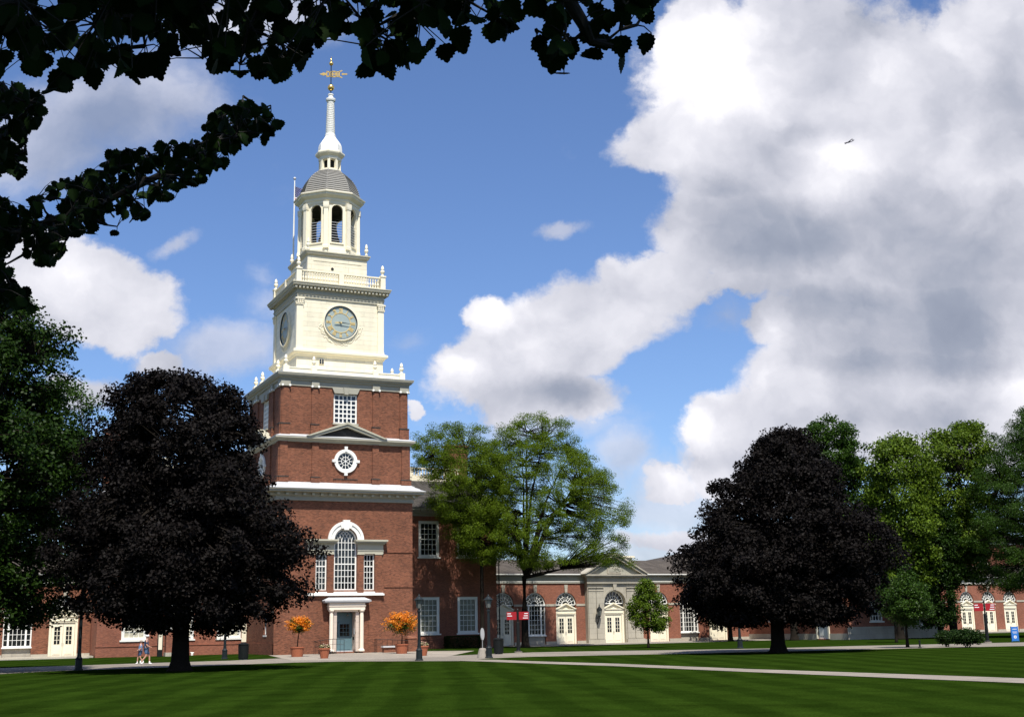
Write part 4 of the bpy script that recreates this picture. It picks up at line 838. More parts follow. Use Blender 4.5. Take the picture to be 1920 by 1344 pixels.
make_tree('feathery honey locust with airy crown and forking limbs in front of the low wing','tree',B(985,-2.5),[(780,975,1045),(800,935,1070),(850,905,1105),(890,880,1155),(950,868,1168),(1000,885,1178),(1035,905,1184),(1062,960,1176)],'leaf_locust',900,200,.125,.72,flat=.68,tr=.30,trunk_top=6.8,nlimb=9,inner=.5,up=.4,name='honey_locust',group='honey locusts by the museum',seed=21,amp=.8,forks=1,asp=.5)
make_tree('light green honey locust leaning beside the right side of the tower','tree',B(905,-2.5),[(798,810,900),(815,778,935),(860,772,950),(900,782,958),(940,800,955),(985,826,960),(1030,845,955),(1055,880,945)],'leaf_locust',560,190,.125,.70,flat=.65,tr=.17,trunk_top=12,nlimb=7,inner=.3,up=.35,name='honey_locust',group='honey locusts by the museum',seed=22,forks=1,asp=.5,amp=.7)
make_tree('young lollipop-shaped green tree with thin bare trunk before the stone pavilion','tree',G(1216,1214),[(1088,1205,1220),(1105,1192,1235),(1125,1188,1245),(1145,1182,1254),(1165,1183,1256),(1182,1196,1246)],'leaf_bright',120,130,.13,.48,tr=.08,amp=1.8,name='young_tree',seed=23)
make_tree('rounded green maple rising behind the right purple-leaved maple','tree',B(1490,-3),[(788,1515,1580),(815,1480,1612),(850,1470,1625),(900,1480,1640),(960,1490,1650),(1030,1500,1640),(1100,1530,1610)],'leaf_green',480,120,.23,.9,tr=.35,name='maple_tree',seed=24)
make_tree('yellow-green tree with upright lobed crown between the right maple and the edge trees','tree',B(1690,-13),[(820,1650,1700),(850,1628,1740),(900,1622,1750),(960,1622,1756),(1010,1625,1760),(1060,1640,1750),(1110,1660,1735)],'leaf_bright',330,120,.24,1.1,tr=.33,name='broadleaf_tree',seed=25,amp=1.6)
make_tree('tall yellow-green tree with knobbly top near the right edge','tree',B(1790,-12),[(798,1788,1832),(818,1725,1850),(850,1700,1862),(900,1700,1880),(960,1700,1885),(1030,1712,1875),(1090,1735,1850)],'leaf_bright',400,120,.25,1.15,tr=.36,name='broadleaf_tree',seed=26,amp=1.6)
make_tree('dark feathery honey locust cut off by the right edge of the view','tree',B(1985,-20),[(765,1908,1975),(800,1880,2040),(850,1850,2070),(920,1822,2090),(1000,1800,2090),(1060,1815,2070),(1105,1845,2040)],'leaf_green',1000,230,.14,.85,flat=.65,tr=.32,trunk_top=12,nlimb=9,inner=.3,up=.35,name='honey_locust',group='honey locusts by the museum',seed=27,forks=1,asp=.5)
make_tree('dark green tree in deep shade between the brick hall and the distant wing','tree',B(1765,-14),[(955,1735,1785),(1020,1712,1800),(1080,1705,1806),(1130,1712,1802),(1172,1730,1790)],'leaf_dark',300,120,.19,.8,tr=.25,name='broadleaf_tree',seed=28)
make_tree('small green tree with a slim pale trunk beside the right path','tree',G(1702,1213.5),[(1062,1693,1706),(1085,1678,1722),(1110,1662,1738),(1135,1652,1744),(1155,1662,1742),(1170,1690,1718)],'leaf_green',120,130,.12,.55,flat=.5,tr=.09,name='young_tree',seed=29)
make_tree('slender leaning sapling just left of the small tree by the path','tree',G(1681,1204),[(1085,1655,1690),(1110,1640,1700),(1140,1640,1705),(1160,1655,1695)],'leaf_green',60,110,.13,.6,tr=.09,name='young_tree',seed=30)
make_tree('green tree behind the left museum wing roof','tree',(-27,24),[(720,60,150),(760,30,190),(850,10,215),(950,5,225),(1050,20,210)],'leaf_green',200,110,.26,1.1,tr=.35,name='maple_tree',seed=31)
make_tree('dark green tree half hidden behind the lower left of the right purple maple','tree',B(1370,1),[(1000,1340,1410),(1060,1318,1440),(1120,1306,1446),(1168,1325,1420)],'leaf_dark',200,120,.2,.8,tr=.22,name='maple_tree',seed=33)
# shrubs and hedge
def blob_plant(label,name,cat,c,rx,ry,rz,n,leaf,mat,group=None,seed=1,box=False,stems=5):
    rng=np.random.default_rng(seed); t=thing(name,label,cat,(c[0],c[1],0),group)
    if box: P=rng.uniform(-1,1,(n,3)); j=rng.integers(0,3,n); sg=rng.choice([-1,1],n); q=rng.random(n)<.75; P[np.arange(n)[q],j[q]]=sg[q]*rng.uniform(.86,1.04,q.sum())
    else:
        P=rng.normal(size=(n,3)); P/=np.linalg.norm(P,axis=1,keepdims=True); th=np.arctan2(P[:,1],P[:,0]); P*=(rng.random((n,1))**.35)*(1+.16*np.sin(4*th+seed)+.12*np.sin(7*P[:,2]*3+seed))[:,None]
    P=P*np.array([rx,ry,rz])+np.array([c[0],c[1],c[2]]); P=P[P[:,2]>.03]; N=rng.normal(size=P.shape)*.6+np.array([0,-.2,.5]); N/=np.linalg.norm(N,axis=1,keepdims=True)
    leafcloud('foliage',mat,t,P,N,leaf,rng=rng)
    m=MB()
    for i in range(stems):
        a=6.28*i/stems; m.tube([(c[0]+.1*rx*math.cos(a),c[1]+.1*ry*math.sin(a),0),(c[0]+.5*rx*math.cos(a),c[1]+.5*ry*math.sin(a),c[2])],[.03,.012],5)
    m.build('stems','bark',t); return t
x0,x1=B(836,3)[0],B(903,3)[0]
blob_plant('clipped dark hedge below the museum windows right of the tower','hedge','hedge',((x0+x1)/2,3.0,.55),(x1-x0)/2,.5,.55,9000,.07,'leaf_dark',box=True,seed=3)
g=G(1776,1212); blob_plant('smaller of two dark shrubs on the lawn edge at the right','shrub','shrub',(g[0],g[1],.62),.75,.6,.48,3500,.10,'leaf_shrub',group='shrubs at the right path',seed=4)
g=G(1815,1213); blob_plant('larger wide dark shrub on the lawn edge at the right','shrub','shrub',(g[0],g[1],.66),1.15,.8,.52,6500,.10,'leaf_shrub',group='shrubs at the right path',seed=5)
# ================================================================== STREET FURNITURE
def streetlamp(base,label,h=3.75):
    x,y=base[0],base[1]; t=thing('lamp_post',label,'street lamp',(x,y,0),'black lamp posts along the paths')
    m=MB(); m.lathe([(.24,0),(.24,.06),(.19,.1),(.18,.55),(.20,.6),(.13,.68),(.11,.75),(.095,1.1),(.08,h-1.0),(.11,h-.98),(.11,h-.9),(.06,h-.86),(.06,h-.78)],14,(x,y)); m.build('post','grayblue',t)
    m=MB(); m.lathe([(.08,h-.78),(.14,h-.74),(.22,h-.30)],8,(x,y)); m.build('lamp_glass','glasslamp',t)
    m=MB(); m.lathe([(.30,h-.298),(.30,h-.26),(.22,h-.2),(.12,h-.1),(.05,h-.06),(.05,h-.01),(.01,h+.06)],12,(x,y))
    for i in range(4): a=R(90*i+45); m.tube([(x+.145*math.cos(a),y+.145*math.sin(a),h-.74),(x+.225*math.cos(a),y+.225*math.sin(a),h-.3)],.012,4)
    m.build('lamp_cap','grayblue',t); return t
streetlamp(G(147,1256),'black lamp post nearest the left edge, its top hidden in maple foliage',6.2)
streetlamp(G(786,1238),'dark lamp post in front of the right corner of the clock tower')
streetlamp(G(917,1233),'dark lamp post beside the grey oval sign')
streetlamp(G(421,1235),'slim dark lamp post on the grass strip left of the litter bin by the tower')
streetlamp(G(1388,1214.5),'dark low-standing lamp post in the shade of the right purple maple',3.4)
def bin_(base,label):
    x,y=base[0],base[1]; t=thing('litter_bin',label,'litter bin',(x,y,0),'black slatted litter bins')
    m=MB(); m.lathe([(.30,.04),(.31,.08),(.33,.95),(.36,.99),(.36,1.04),(.30,1.08),(.16,1.10)],20,(x,y))
    for i in range(20): a=R(18*i); m.tube([(x+.31*math.cos(a),y+.31*math.sin(a),.08),(x+.345*math.cos(a),y+.345*math.sin(a),.95)],.018,4)
    m.build('basket','black',t); m=MB(); m.lathe([(.26,0),(.26,.05)],14,(x,y)); m.build('foot','steel',t)
bin_(G(456,1236),'black slatted litter bin on the grass left of the tower'); bin_(G(935,1226),'black slatted litter bin beside the lamp post near the honey locust')
def fingersign(base,label,ang,s=1.):
    x,y=base[0],base[1]; t=thing('direction_sign',label,'sign',(x,y,0),'red direction signs on black posts')
    ca,sa=math.cos(ang),math.sin(ang); T=lambda u,q,z:(x+u*ca-q*sa,y+u*sa+q*ca,z)
    m=MB(T); m.lathe([(.2,.08),(.2,.14),(.13,.2),(.12,2.1),(.06,2.15),(.06,3.0),(.08,3.02),(.01,3.12)],10); m.build('post','black',t)
    m=MB(T); m.lathe([(.3,0),(.3,.06),(.24,.08)],12); m.build('foot','concrete',t)
    for sg in (-1,1):
        m=MB(T); a,b=(.09,.80) if sg>0 else (-.80,-.09); m.box(a,b,-.03,.03,2.32,2.88); o=m.build('sign_board','redsign',t)
        m=MB(T); 
        for z,l in ((2.76,.26),(2.60,.30 if sg>0 else .34),(2.44,.36 if sg>0 else 0)):
            if l: (m.box(b-.06-l,b-.06,-.036,-.031,z-.028,z+.028) if sg>0 else m.box(a+.05,a+.05+l,-.036,-.031,z-.028,z+.028))
        m.build('lettering','white_letter',o)
fingersign(G(972,1223),'red two-armed direction sign on a black post in front of the honey locust trunk',R(-22))
fingersign(G(1852,1204.5),'red two-armed direction sign on a black post before the distant cream doors',R(-22))
# oval sign
g=G(905,1233); t=thing('oval_sign','grey oval sign on a thin pole set in a pale concrete base','sign',(g[0],g[1],0))
m=MB(); m.lathe([(.36,0),(.34,.1),(.22,.52),(.18,.58),(.05,.6)],12,(g[0],g[1])); m.build('base','terrace',t)
m=MB(); m.tube([(g[0],g[1],.55),(g[0],g[1],1.1)],.022,6); m.build('pole','steel',t)
T=lambda u,q,z:(g[0]+u*math.cos(.5)-q*math.sin(.5),g[1]+u*math.sin(.5)+q*math.cos(.5),z)
m=MB(T); m.prism([(.19*math.cos(R(15*i)),1.42+.38*math.sin(R(15*i))) for i in range(24)],-.02,.02); pl=m.build('panel','ovalgrey',t); m=MB(T); m.prism([(.165*math.cos(R(15*i)),1.42+.35*math.sin(R(15*i))) for i in range(24)],-.028,-.021); m.build('panel_face','flashing',pl)
# blue board sign
g=G(1904,1202.5); t=thing('blue_sign_board','blue upright sign board with white marks at the right edge of the lawn','sign',(g[0],g[1],0))
T=lambda u,q,z:(g[0]+u*math.cos(-.3)-q*math.sin(-.3),g[1]+u*math.sin(-.3)+q*math.cos(-.3),z)
m=MB(T); m.box(-.27,.27,-.04,.04,.06,1.12); m.box(-.29,-.27,-.05,.05,0,1.15); m.box(.27,.29,-.05,.05,0,1.15); pl=m.build('board','bluesign',t)
m=MB(T); m.box(-.17,.17,-.046,-.041,.92,.96); m.box(-.2,.2,-.046,-.041,.72,.75); m.box(-.15,.15,-.046,-.041,.64,.67); m.disc((0,.36),.12,-.046,-.041,16); m.build('white_marks','white_letter',pl); m=MB(T); m.box(-.02,.02,-.052,-.047,.29,.38); m.disc((0,.43),.024,-.052,-.047,8); m.build('symbol','bluesign',pl)
# bollard
g=G(1725,1214); t=thing('bollard','short dark bollard at the edge of the right path','bollard',(g[0],g[1],0)); m=MB(); m.lathe([(.1,0),(.1,.04),(.06,.08),(.055,.42),(.075,.46),(.01,.5)],10,(g[0],g[1])); m.build('post','black',t)
# information pillar and plaque on the left
g=B(316,2.5); px=g[0]; t=thing('brick_pillar','low brick pillar with white stone cap and base in front of the left museum wall','pillar',(px,1.5,0))
m=MB(); m.box(px-.42,px+.32,1.1,1.9,.32,2.05); m.build('brick_shaft','brick_orange',t); m=MB(); m.box(px-.5,px+.4,1.02,1.98,2.052,2.16); m.build('cap','white',t); m=MB(); m.box(px-.46,px+.40,1.04,1.96,0,.318); m.build('base','limestone',t)
t=thing('display_case','cream display case with a dark frame beside the brick pillar','display case',(px-.85,1.5,0)); m=MB(); m.box(px-1.05,px-.65,1.35,1.6,0,2.05); m.build('case','black',t); m=MB(); m.box(px-1.0,px-.7,1.335,1.349,.55,1.95); m.build('panel','cream_plain',t)
g=B(457,3.); t=thing('notice_panel','tall narrow cream notice panel on a post behind the litter bin','sign',(g[0],3,0)); m=MB(); m.box(g[0]-.2,g[0]+.2,2.95,3.02,1.0,2.55); m.box(g[0]-.24,g[0]+.24,2.93,3.04,2.552,2.62); m.build('panel','cream_plain',t); m=MB(); m.box(g[0]-.04,g[0]+.04,2.97,3.0,0,1.0); m.build('post','black',t)
# low spigots / small marker
g=G(357,1228.); t=thing('ground_light','small white ground marker against the left brick wall','marker',(B(361,3.6)[0],3.6,0)); m=MB(); x=B(361,3.6)[0]; m.lathe([(.1,0),(.1,.16),(.04,.2)],8,(x,3.6)); m.tube([(x-.15,3.6,.24),(x+.15,3.6,.2)],.05,6); m.build('fixture','white',t)
# planters
def flower_tree(base,label,s=1.,gr='orange standard planters by the tower door',skew=0.):
    x,y=base[0],base[1]; t=thing('potted_tree',label,'potted tree',(x,y,0),gr)
    m=MB(); m.lathe([(.40,0),(.41,.05),(.50,.62),(.54,.64),(.54,.72),(.48,.72),(.46,.64)],18,(x,y)); m.build('pot','terracotta',t); m=MB(); m.lathe([(.46,.62),(.46,.65)],14,(x,y)); m.build('soil','soil',t)
    m=MB(); m.tube([(x,y,.6),(x+.04,y,1.2),(x+skew*.3,y,1.7)],[.045,.04,.03],6); 
    for i in range(7): a=6.28*i/7; m.tube([(x+skew*.3,y,1.65),(x+skew*.4+.45*math.cos(a),y+.45*math.sin(a),2.1)],[.02,.008],4)
    m.build('stem','bark',t)
    rng=np.random.default_rng(int(abs(x)*100)); n=int(6500*s); P=rng.normal(size=(n,3)); P/=np.linalg.norm(P,axis=1,keepdims=True); th=np.arctan2(P[:,1],P[:,0]); P*=(rng.random((n,1))**.4)*(1+.22*np.sin(5*th)+.2*np.sin(7*P[:,2]*2+3*th))[:,None]; P=P*np.array([.98,.80,.62])*s+np.array([x+skew*.4,y,2.25]); N=rng.normal(size=P.shape)*.5+[0,-.3,.6]; N/=np.linalg.norm(N,axis=1,keepdims=True)
    cl=np.sin(6*P[:,0]+2)*np.sin(5*P[:,2]+1)+.5*np.sin(9*P[:,1]); fl=(cl+ (P[:,2]-2.15)*1.3+rng.normal(size=n)*.35)>-.15
    leafcloud('leaves','leaf_green',t,P[~fl],N[~fl],.09,rng=rng); leafcloud('flowers','flower_orange',t,P[fl],N[fl],.085,asp=1.,rng=rng)
    return t
flower_tree(G(557,1231),'orange-flowered potted tree left of the tower door',.85,skew=.35); flower_tree(G(753,1225),'orange-flowered potted tree right of the tower door',1.2)
def pot(base,label):
    x,y=base[0],base[1]; t=thing('flower_pot',label,'flower pot',(x,y,0),'small flower pots by the tower'); m=MB(); m.lathe([(.25,0),(.37,.58),(.41,.60),(.41,.68),(.34,.68),(.33,.6)],14,(x,y)); m.build('pot','terracotta',t)
    rng=np.random.default_rng(5); n=500; P=rng.normal(size=(n,3)); P/=np.linalg.norm(P,axis=1,keepdims=True); P=P*rng.random((n,1))**.4*np.array([.40,.36,.2])+np.array([x,y,.76]); N=rng.normal(size=P.shape)+[0,0,1]; N/=np.linalg.norm(N,axis=1,keepdims=True)
    f=rng.random(n)<.5; leafcloud('leaves','leaf_green',t,P[~f],N[~f],.10,rng=rng); leafcloud('flowers','flower_pink',t,P[f],N[f],.09,asp=1,rng=rng)
pot(G(608,1234),'terracotta flower pot by the left handrail of the tower door'); pot(G(793,1229),'terracotta flower pot with pink blooms behind the lamp post')
# handrails and low wall
def rail(label,pts,h=.9,name='handrail'):
    c=pts[0]; t=thing(name,label,'railing',(c[0],c[1],0)); m=MB(); m.tube([(p[0],p[1],p[2]+h) for p in pts],.022,6); m.tube([(p[0],p[1],p[2]+h*.55) for p in pts],.015,6); m.build('rail','black',t)
    m=MB()
    for i in range(len(pts)-1):
        for f in (0,.33,.66): p=[pts[i][k]*(1-f)+pts[i+1][k]*f for k in range(3)]; m.tube([(p[0],p[1],0),(p[0],p[1],p[2]+h)],.014,5)
    p=pts[-1]; m.tube([(p[0],p[1],0),(p[0],p[1],p[2]+h)],.02,5); m.build('balusters','black',t)
rail('black metal handrail on the left of the tower entrance',[(-2.9,-8.3,0),(-2.9,-7.1,.1),(-1.4,-7.1,.25),(-.5,-7.3,.2)])
rail('black metal handrail behind the low capped wall right of the entrance',[(2.35,-6.4,.05),(2.35,-7.0,.05),(3.6,-7.2,.0),(4.9,-7.3,-.1)],1.0)
t=thing('low_wall','low brick wall with white stone cap right of the tower entrance','wall',(3.6,-7.6,0)); m=MB(); m.box(2.6,4.35,-8.0,-7.6,0,.40); m.build('brick_body','brick',t); m=MB(); m.box(2.5,4.42,-8.1,-7.5,.402,.52); m.build('cap','flashing',t)
t=thing('brick_pier','short stepped brick pier at the right corner of the tower base','pier',(5.6,-6.3,0)); m=MB(); m.box(5.15,5.95,-6.6,-5.92,0,1.05); m.add([(5.1,-6.65,1.052),(6.0,-6.65,1.052),(6.0,-5.92,1.052),(5.1,-5.92,1.052),(5.2,-6.3,1.28),(5.9,-6.3,1.28),(5.9,-5.92,1.28),(5.2,-5.92,1.28)],[(4,5,6,7),(0,1,5,4),(1,2,6,5),(2,3,7,6),(3,0,4,7)]); m.build('brick_body','brick',t)
t=thing('utility_box','low dark utility box at the foot of the left handrail','box',(-2.2,-7.6,0)); m=MB(); m.box(-2.6,-1.8,-7.9,-7.4,0,.28); m.box(-2.65,-1.75,-7.95,-7.35,.282,.32); m.build('box','black',t)
# ================================================================== PEOPLE
def skinned(name,verts,edges,rad,mat,parent,org,sub=2):
    me=bpy.data.meshes.new(name); me.from_pydata([tuple(np.array(v)) for v in verts],edges,[]); o=mkobj(name,me,mat,parent)
    md=o.modifiers.new('Skin','SKIN'); md.use_smooth_shade=True
    if not me.skin_vertices:
        me.attributes
    for i,r in enumerate(rad):
        sv=me.skin_vertices[0].data[i]; sv.radius=(r,r) if not isinstance(r,tuple) else r; sv.use_root=(i==0)
    s=o.modifiers.new('Sub','SUBSURF'); s.levels=sub; s.render_levels=sub; return o
def person(base,label,H,ang,shirt,shorts,hat,swing=1.,pack=False):
    x,y=base[0],base[1]; t=thing('person',label,'person',(x,y,0)); k=H/1.75; ca,sa=math.cos(ang),math.sin(ang)
    W=lambda f,l,z:(x+k*(f*ca-l*sa),y+k*(f*sa+l*ca),k*z)   # f forward, l left
    s=swing
    J=dict(pel=W(0,0,.95),sp=W(.01,0,1.12),ch=W(.0,0,1.32),nk=W(.02,0,1.46),jaw=W(.05,0,1.55),hd=W(.035,0,1.63),tp=W(.02,0,1.71),
      hl=W(.01,.09,.90),kl=W(.20*s,.10,.50),al=W(.22*s,.10,.09),tl=W(.36*s,.11,.04),hr=W(.0,-.09,.90),kr=W(.0*s,-.10,.50),ar=W(-.30*s,-.10,.14),tr_=W(-.18*s,-.11,.04),
      sl=W(0,.17,1.40),el=W(-.12*s,.22,1.14),wl=W(-.05*s,.22,.90),fl=W(.0,.21,.82),sr=W(0,-.17,1.40),er=W(.02,-.23,1.12),wr=W(.24*s,-.20,1.02),fr=W(.32*s,-.19,1.0))
    nm=list(J); E=[('pel','sp'),('sp','ch'),('ch','nk'),('nk','jaw'),('jaw','hd'),('hd','tp'),('pel','hl'),('hl','kl'),('kl','al'),('al','tl'),('pel','hr'),('hr','kr'),('kr','ar'),('ar','tr_'),('ch','sl'),('sl','el'),('el','wl'),('wl','fl'),('ch','sr'),('sr','er'),('er','wr'),('wr','fr')]
    rd=dict(pel=.13,sp=.12,ch=.14,nk=.055,jaw=.075,hd=.098,tp=.06,hl=.085,kl=.055,al=.035,tl=.03,hr=.085,kr=.055,ar=.035,tr_=.03,sl=.055,el=.042,wl=.028,fl=.03,sr=.055,er=.042,wr=.028,fr=.03)
    skinned('body',[J[n] for n in nm],[(nm.index(a),nm.index(b)) for a,b in E],[rd[n]*k for n in nm],'skin',t,None)
    def sub(names,edges,radii,name,mat): skinned(name,[J[n] if isinstance(n,str) else n for n in names],edges,[r*k for r in radii],mat,t,None,1)
    mid=lambda a,b,f:tuple(np.array(J[a])*(1-f)+np.array(J[b])*f)
    sub(['sp','ch','pel','sl','sr',mid('sl','el',.75),mid('sr','er',.75)],[(0,1),(0,2),(1,3),(1,4),(3,5),(4,6)],[.15,.165,.15,.085,.085,.07,.07],'shirt',shirt)
    sub(['pel','hl','hr',mid('hl','kl',.8),mid('hr','kr',.8)],[(0,1),(0,2),(1,3),(2,4)],[.145,.11,.11,.09,.09],'shorts',shorts)
    for a,b in (('al','tl'),('ar','tr_')):
        p,q=np.array(J[a]),np.array(J[b]); m=MB(); m.tube([p+[0,0,.10*k],p+[0,0,-.0]],[.042*k,.05*k],8); m.tube([p-(q-p)*.35-[0,0,.03*k],p-[0,0,.02],q],[.04*k,.06*k,.04*k],8); m.build('shoe','shoe',t,smooth=True)
    h=np.array(J['hd']); m=MB(); m.lathe([(.112*k,h[2]+.0*k),(.115*k,h[2]+.05*k),(.09*k,h[2]+.11*k),(.03*k,h[2]+.135*k)],12,(h[0],h[1])) 
    if hat: q=np.array(W(.14,0,0)); m.tube([(h[0],h[1],h[2]+.04*k),(q[0],q[1],h[2]+.03*k)],[.09*k,.05*k],8); m.build('cap',hat,t,smooth=True)
    else: m.build('hair','hair',t,smooth=True)
    m=MB(); n_=np.array(W(.135,0,1.60)); m.ball(tuple(n_),.018*k,6); m.build('nose','skin',t,smooth=True)
    if pack: b=np.array(W(-.20,0,1.22)); m=MB(); m.ball(tuple(b),.15*k,10,1.35); m.build('backpack','navy',t,smooth=True)
person(G(273,1245.5),'taller walker in white cap, navy shirt and blue shorts on the left path',1.78,R(-8),'navy','jean','shoe')
person(G(262,1244.5),'shorter walker in light blue top and dark shorts just behind the taller walker',1.45,R(-8),'lightblue','navy',None,-.8)
# ================================================================== AIRCRAFT
P0=atD(1592,267,1500.); t=thing('aeroplane','small dark propeller aeroplane crossing the white cloud at upper right','aeroplane',P0)
f=-(_r*.93+np.array([0,0,.26])+HF*.25); f/=np.linalg.norm(f); l=np.cross([0,0,1],f); l/=np.linalg.norm(l); up_=np.cross(f,l)
Q=lambda a,b,c:P0+f*a+l*b+up_*c
m=MB(); m.tube([Q(6.6,0,-.1),Q(5.8,0,0),Q(4,0,.1),Q(0,0,.1),Q(-3.5,0,.3),Q(-6.2,0,.7)],[.15,.55,.8,.8,.5,.15],10); m.build('fuselage','planegrey',t,smooth=True)
def slab(pts,th):
    m=MB(); n=len(pts); A_=[p+up_*th for p in pts]+[p-up_*th for p in pts]; m.add([tuple(p) for p in A_],[tuple(range(n)),tuple(range(2*n-1,n-1,-1))]+[(i,(i+1)%n,(i+1)%n+n,i+n) for i in range(n)]); return m
for s in (-1,1): slab([Q(1.6,0,.5),Q(.9,8.*s,.9),Q(-.2,8*s,.9),Q(-.8,0,.5)],.13).build('wing','planegrey',t)
for s in (-1,1): slab([Q(-4.9,0,.7),Q(-5.4,2.6*s,.8),Q(-6.2,2.6*s,.8),Q(-6.2,0,.7)],.07).build('tailplane','planegrey',t)
m=MB(); A_=[Q(-4.4,0,.5),Q(-5.6,0,2.8),Q(-6.7,0,2.8),Q(-6.2,0,.5)]; m.add([tuple(p+l*.1) for p in A_]+[tuple(p-l*.1) for p in A_],[(0,1,2,3),(7,6,5,4),(0,4,5,1),(1,5,6,2),(2,6,7,3),(3,7,4,0)]); m.build('tail_fin','planegrey',t)
# ================================================================== OVERHANGING TREE (its trunk stands beside the photographer)
TB=np.array([-37.5,-106.5,0.]); OT=thing('overhanging_tree','near tree whose dark lobed leaves hang across the top left of the view','tree',TB)
m=MB(); m.tube([TB,TB+[0,0,.3],TB+[.1,0,2],TB+[.3,.2,4.2],TB+[.8,.5,6.5],TB+[1,1,9.5]],[.62,.45,.36,.32,.24,.08],14); m.build('trunk','bark_near',OT,smooth=True)
half=[(0,0),(.10,.05),(.22,.03),(.30,.12),(.42,.14),(.40,.24),(.50,.34),(.44,.42),(.50,.52),(.40,.56),(.41,.66),(.30,.68),(.29,.79),(.17,.80),(.13,.91),(0,1.0)]
def leafmesh(name,P,X,Y,Nn,size,parent,mat,rng):
    n=len(P); h=np.array(half); k=len(h); tv=np.concatenate([np.stack([h[:,0],h[:,1]-.0,.16*h[:,0]+.10*np.sin(h[:,1]*3)],1),np.stack([-h[1:-1,0],h[1:-1,1],.16*h[1:-1,0]+.10*np.sin(h[1:-1,1]*3)],1)])
    nv=len(tv); wd=rng.uniform(.8,1.15,(n,1)); V=P[:,None,:]+size[:,None,None]*(tv[None,:,0:1]*wd[:,None]*X[:,None,:]+tv[None,:,1:2]*Y[:,None,:]+tv[None,:,2:3]*Nn[:,None,:]*rng.uniform(-1,1.6,(n,1))[:,None])
    f1=list(range(k)); f2=[0]+[k+i for i in range(k-2)]+[k-1]; f2=f2[::-1]; loops=np.array(f1+f2); li=(loops[None,:]+nv*np.arange(n)[:,None]).ravel().astype(np.int32)
    me=bpy.data.meshes.new(name); me.vertices.add(n*nv); me.vertices.foreach_set('co',V.ravel()); me.loops.add(len(li)); me.loops.foreach_set('vertex_index',li)
    me.polygons.add(2*n); st=np.stack([np.arange(n)*len(loops),np.arange(n)*len(loops)+k],1).ravel().astype(np.int32); me.polygons.foreach_set('loop_start',st); me.polygons.foreach_set('loop_total',np.full(2*n,k,dtype=np.int32)); me.update(calc_edges=True)
    a=me.attributes.new('tint','FLOAT','FACE'); a.data.foreach_set('value',np.repeat(rng.random(n),2).astype(np.float32)); return mkobj(name,me,mat,parent)
def inpoly(x,y,poly):
    c=False; n=len(poly)
    for i in range(n):
        x1,y1=poly[i]; x2,y2=poly[(i+1)%n]
        if (y1>y)!=(y2>y) and x<(x2-x1)*(y-y1)/(y2-y1)+x1: c=not c
    return c
def bough(poly,n,dist,leafpx,limb,seed,singles=(),down=.8,nodes=40,limb_r=.035,name='leaves',shrink=.35):
    """leaves spread through the volume of one bough; limb = polyline (px,py,dist)"""
    rng=np.random.default_rng(seed); xs=[p[0] for p in poly]; ys=[p[1] for p in poly]; pts=[]
    while len(pts)<n:
        x=rng.uniform(min(xs),max(xs)); y=rng.uniform(min(ys),max(ys))
        hole=math.sin(x/27.+seed)*math.sin(y/19.+x/60.+seed)+.5*math.sin(x/11.+y/13.); 
        if inpoly(x,y,poly) and (hole<.55 or y<-20): pts.append((x,y-leafpx*shrink,rng.uniform(*dist)))
    pts+= [(x,y,(dist[0]+dist[1])/2) for x,y in singles]
    P=np.array([atD(*p) for p in pts]); D=np.array([p[2] for p in pts]); sz=D/FPX*leafpx*rng.uniform(.72,1.2,len(pts))
    dn=np.array([0,0,-1.]); Y=dn*down+rng.normal(size=P.shape)*.45; Y/=np.linalg.norm(Y,axis=1,keepdims=True)
    V=-np.array([ray(p[0],p[1]) for p in pts]); V/=np.linalg.norm(V,axis=1,keepdims=True)
    Nn=V*.8+rng.normal(size=P.shape)*.5; Nn-=Y*np.sum(Nn*Y,1,keepdims=True); Nn/=np.linalg.norm(Nn,axis=1,keepdims=True); X=np.cross(Y,Nn); P=P-Y*sz[:,None]*.5
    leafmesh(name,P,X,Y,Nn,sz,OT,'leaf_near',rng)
    # limb and twigs
    L=[atD(*p) for p in limb]; m=MB(); m.tube(L,[limb_r*(1-.75*i/(len(L)-1)) for i in range(len(L))],7)
    base=np.array(L); fine=[]
    for a,b in zip(base,base[1:]):
        for f_ in np.linspace(0,1,8): fine.append(a*(1-f_)+b*f_)
    tree=list(fine); idx=rng.choice(len(P),min(nodes,len(P)),replace=False); order=sorted(idx,key=lambda i:min(np.linalg.norm(P[i]-q) for q in fine))
    for i in order:
        q=tree[int(np.argmin([np.linalg.norm(P[i]-r) for r in tree]))]; midp=(q+P[i])/2+rng.normal(size=3)*.035*np.linalg.norm(P[i]-q)*3; e=P[i]+np.array([0,0,.02])
        m.tube([q,midp,e],[.008,.006,.004],5); tree+= [midp,e]
    TR=np.array(tree)
    for i in range(len(P)):
        q=TR[int(np.argmin(np.linalg.norm(TR-P[i],axis=1)))]; 
        if 0<np.linalg.norm(q-P[i])<.6: m.tube([q,(q+P[i])/2+np.array([0,0,.01]),P[i]],[.003,.0022,.0018],4)
    m.build('branch','bark_near',OT)
top1=[(-60,-120),(980,-120),(985,30),(968,62),(945,88),(925,102),(905,75),(900,104),(870,112),(830,112),(797,108),(790,80),(779,135),(757,148),(733,158),(706,140),(686,120),(677,110),(655,74),(640,50),(622,108),(600,100),(578,116),(560,143),(520,162),(490,150),(468,178),(425,176),(398,150),(388,95),(350,100),(325,84),(318,168),(272,152),(250,172),(230,156),(195,165),(170,186),(143,184),(118,204),(95,140),(75,130),(58,160),(40,105),(25,118),(0,155),(-60,160)]
bough(top1,900,(3.7,5.2),41,[(-60,-60,5.0),(200,-30,4.6),(480,-40,4.4),(760,-30,4.3),(980,-50,4.2)],5,shrink=.42,singles=[(690,130),(100,165),(250,135),(836,100),(925,62)],nodes=120)
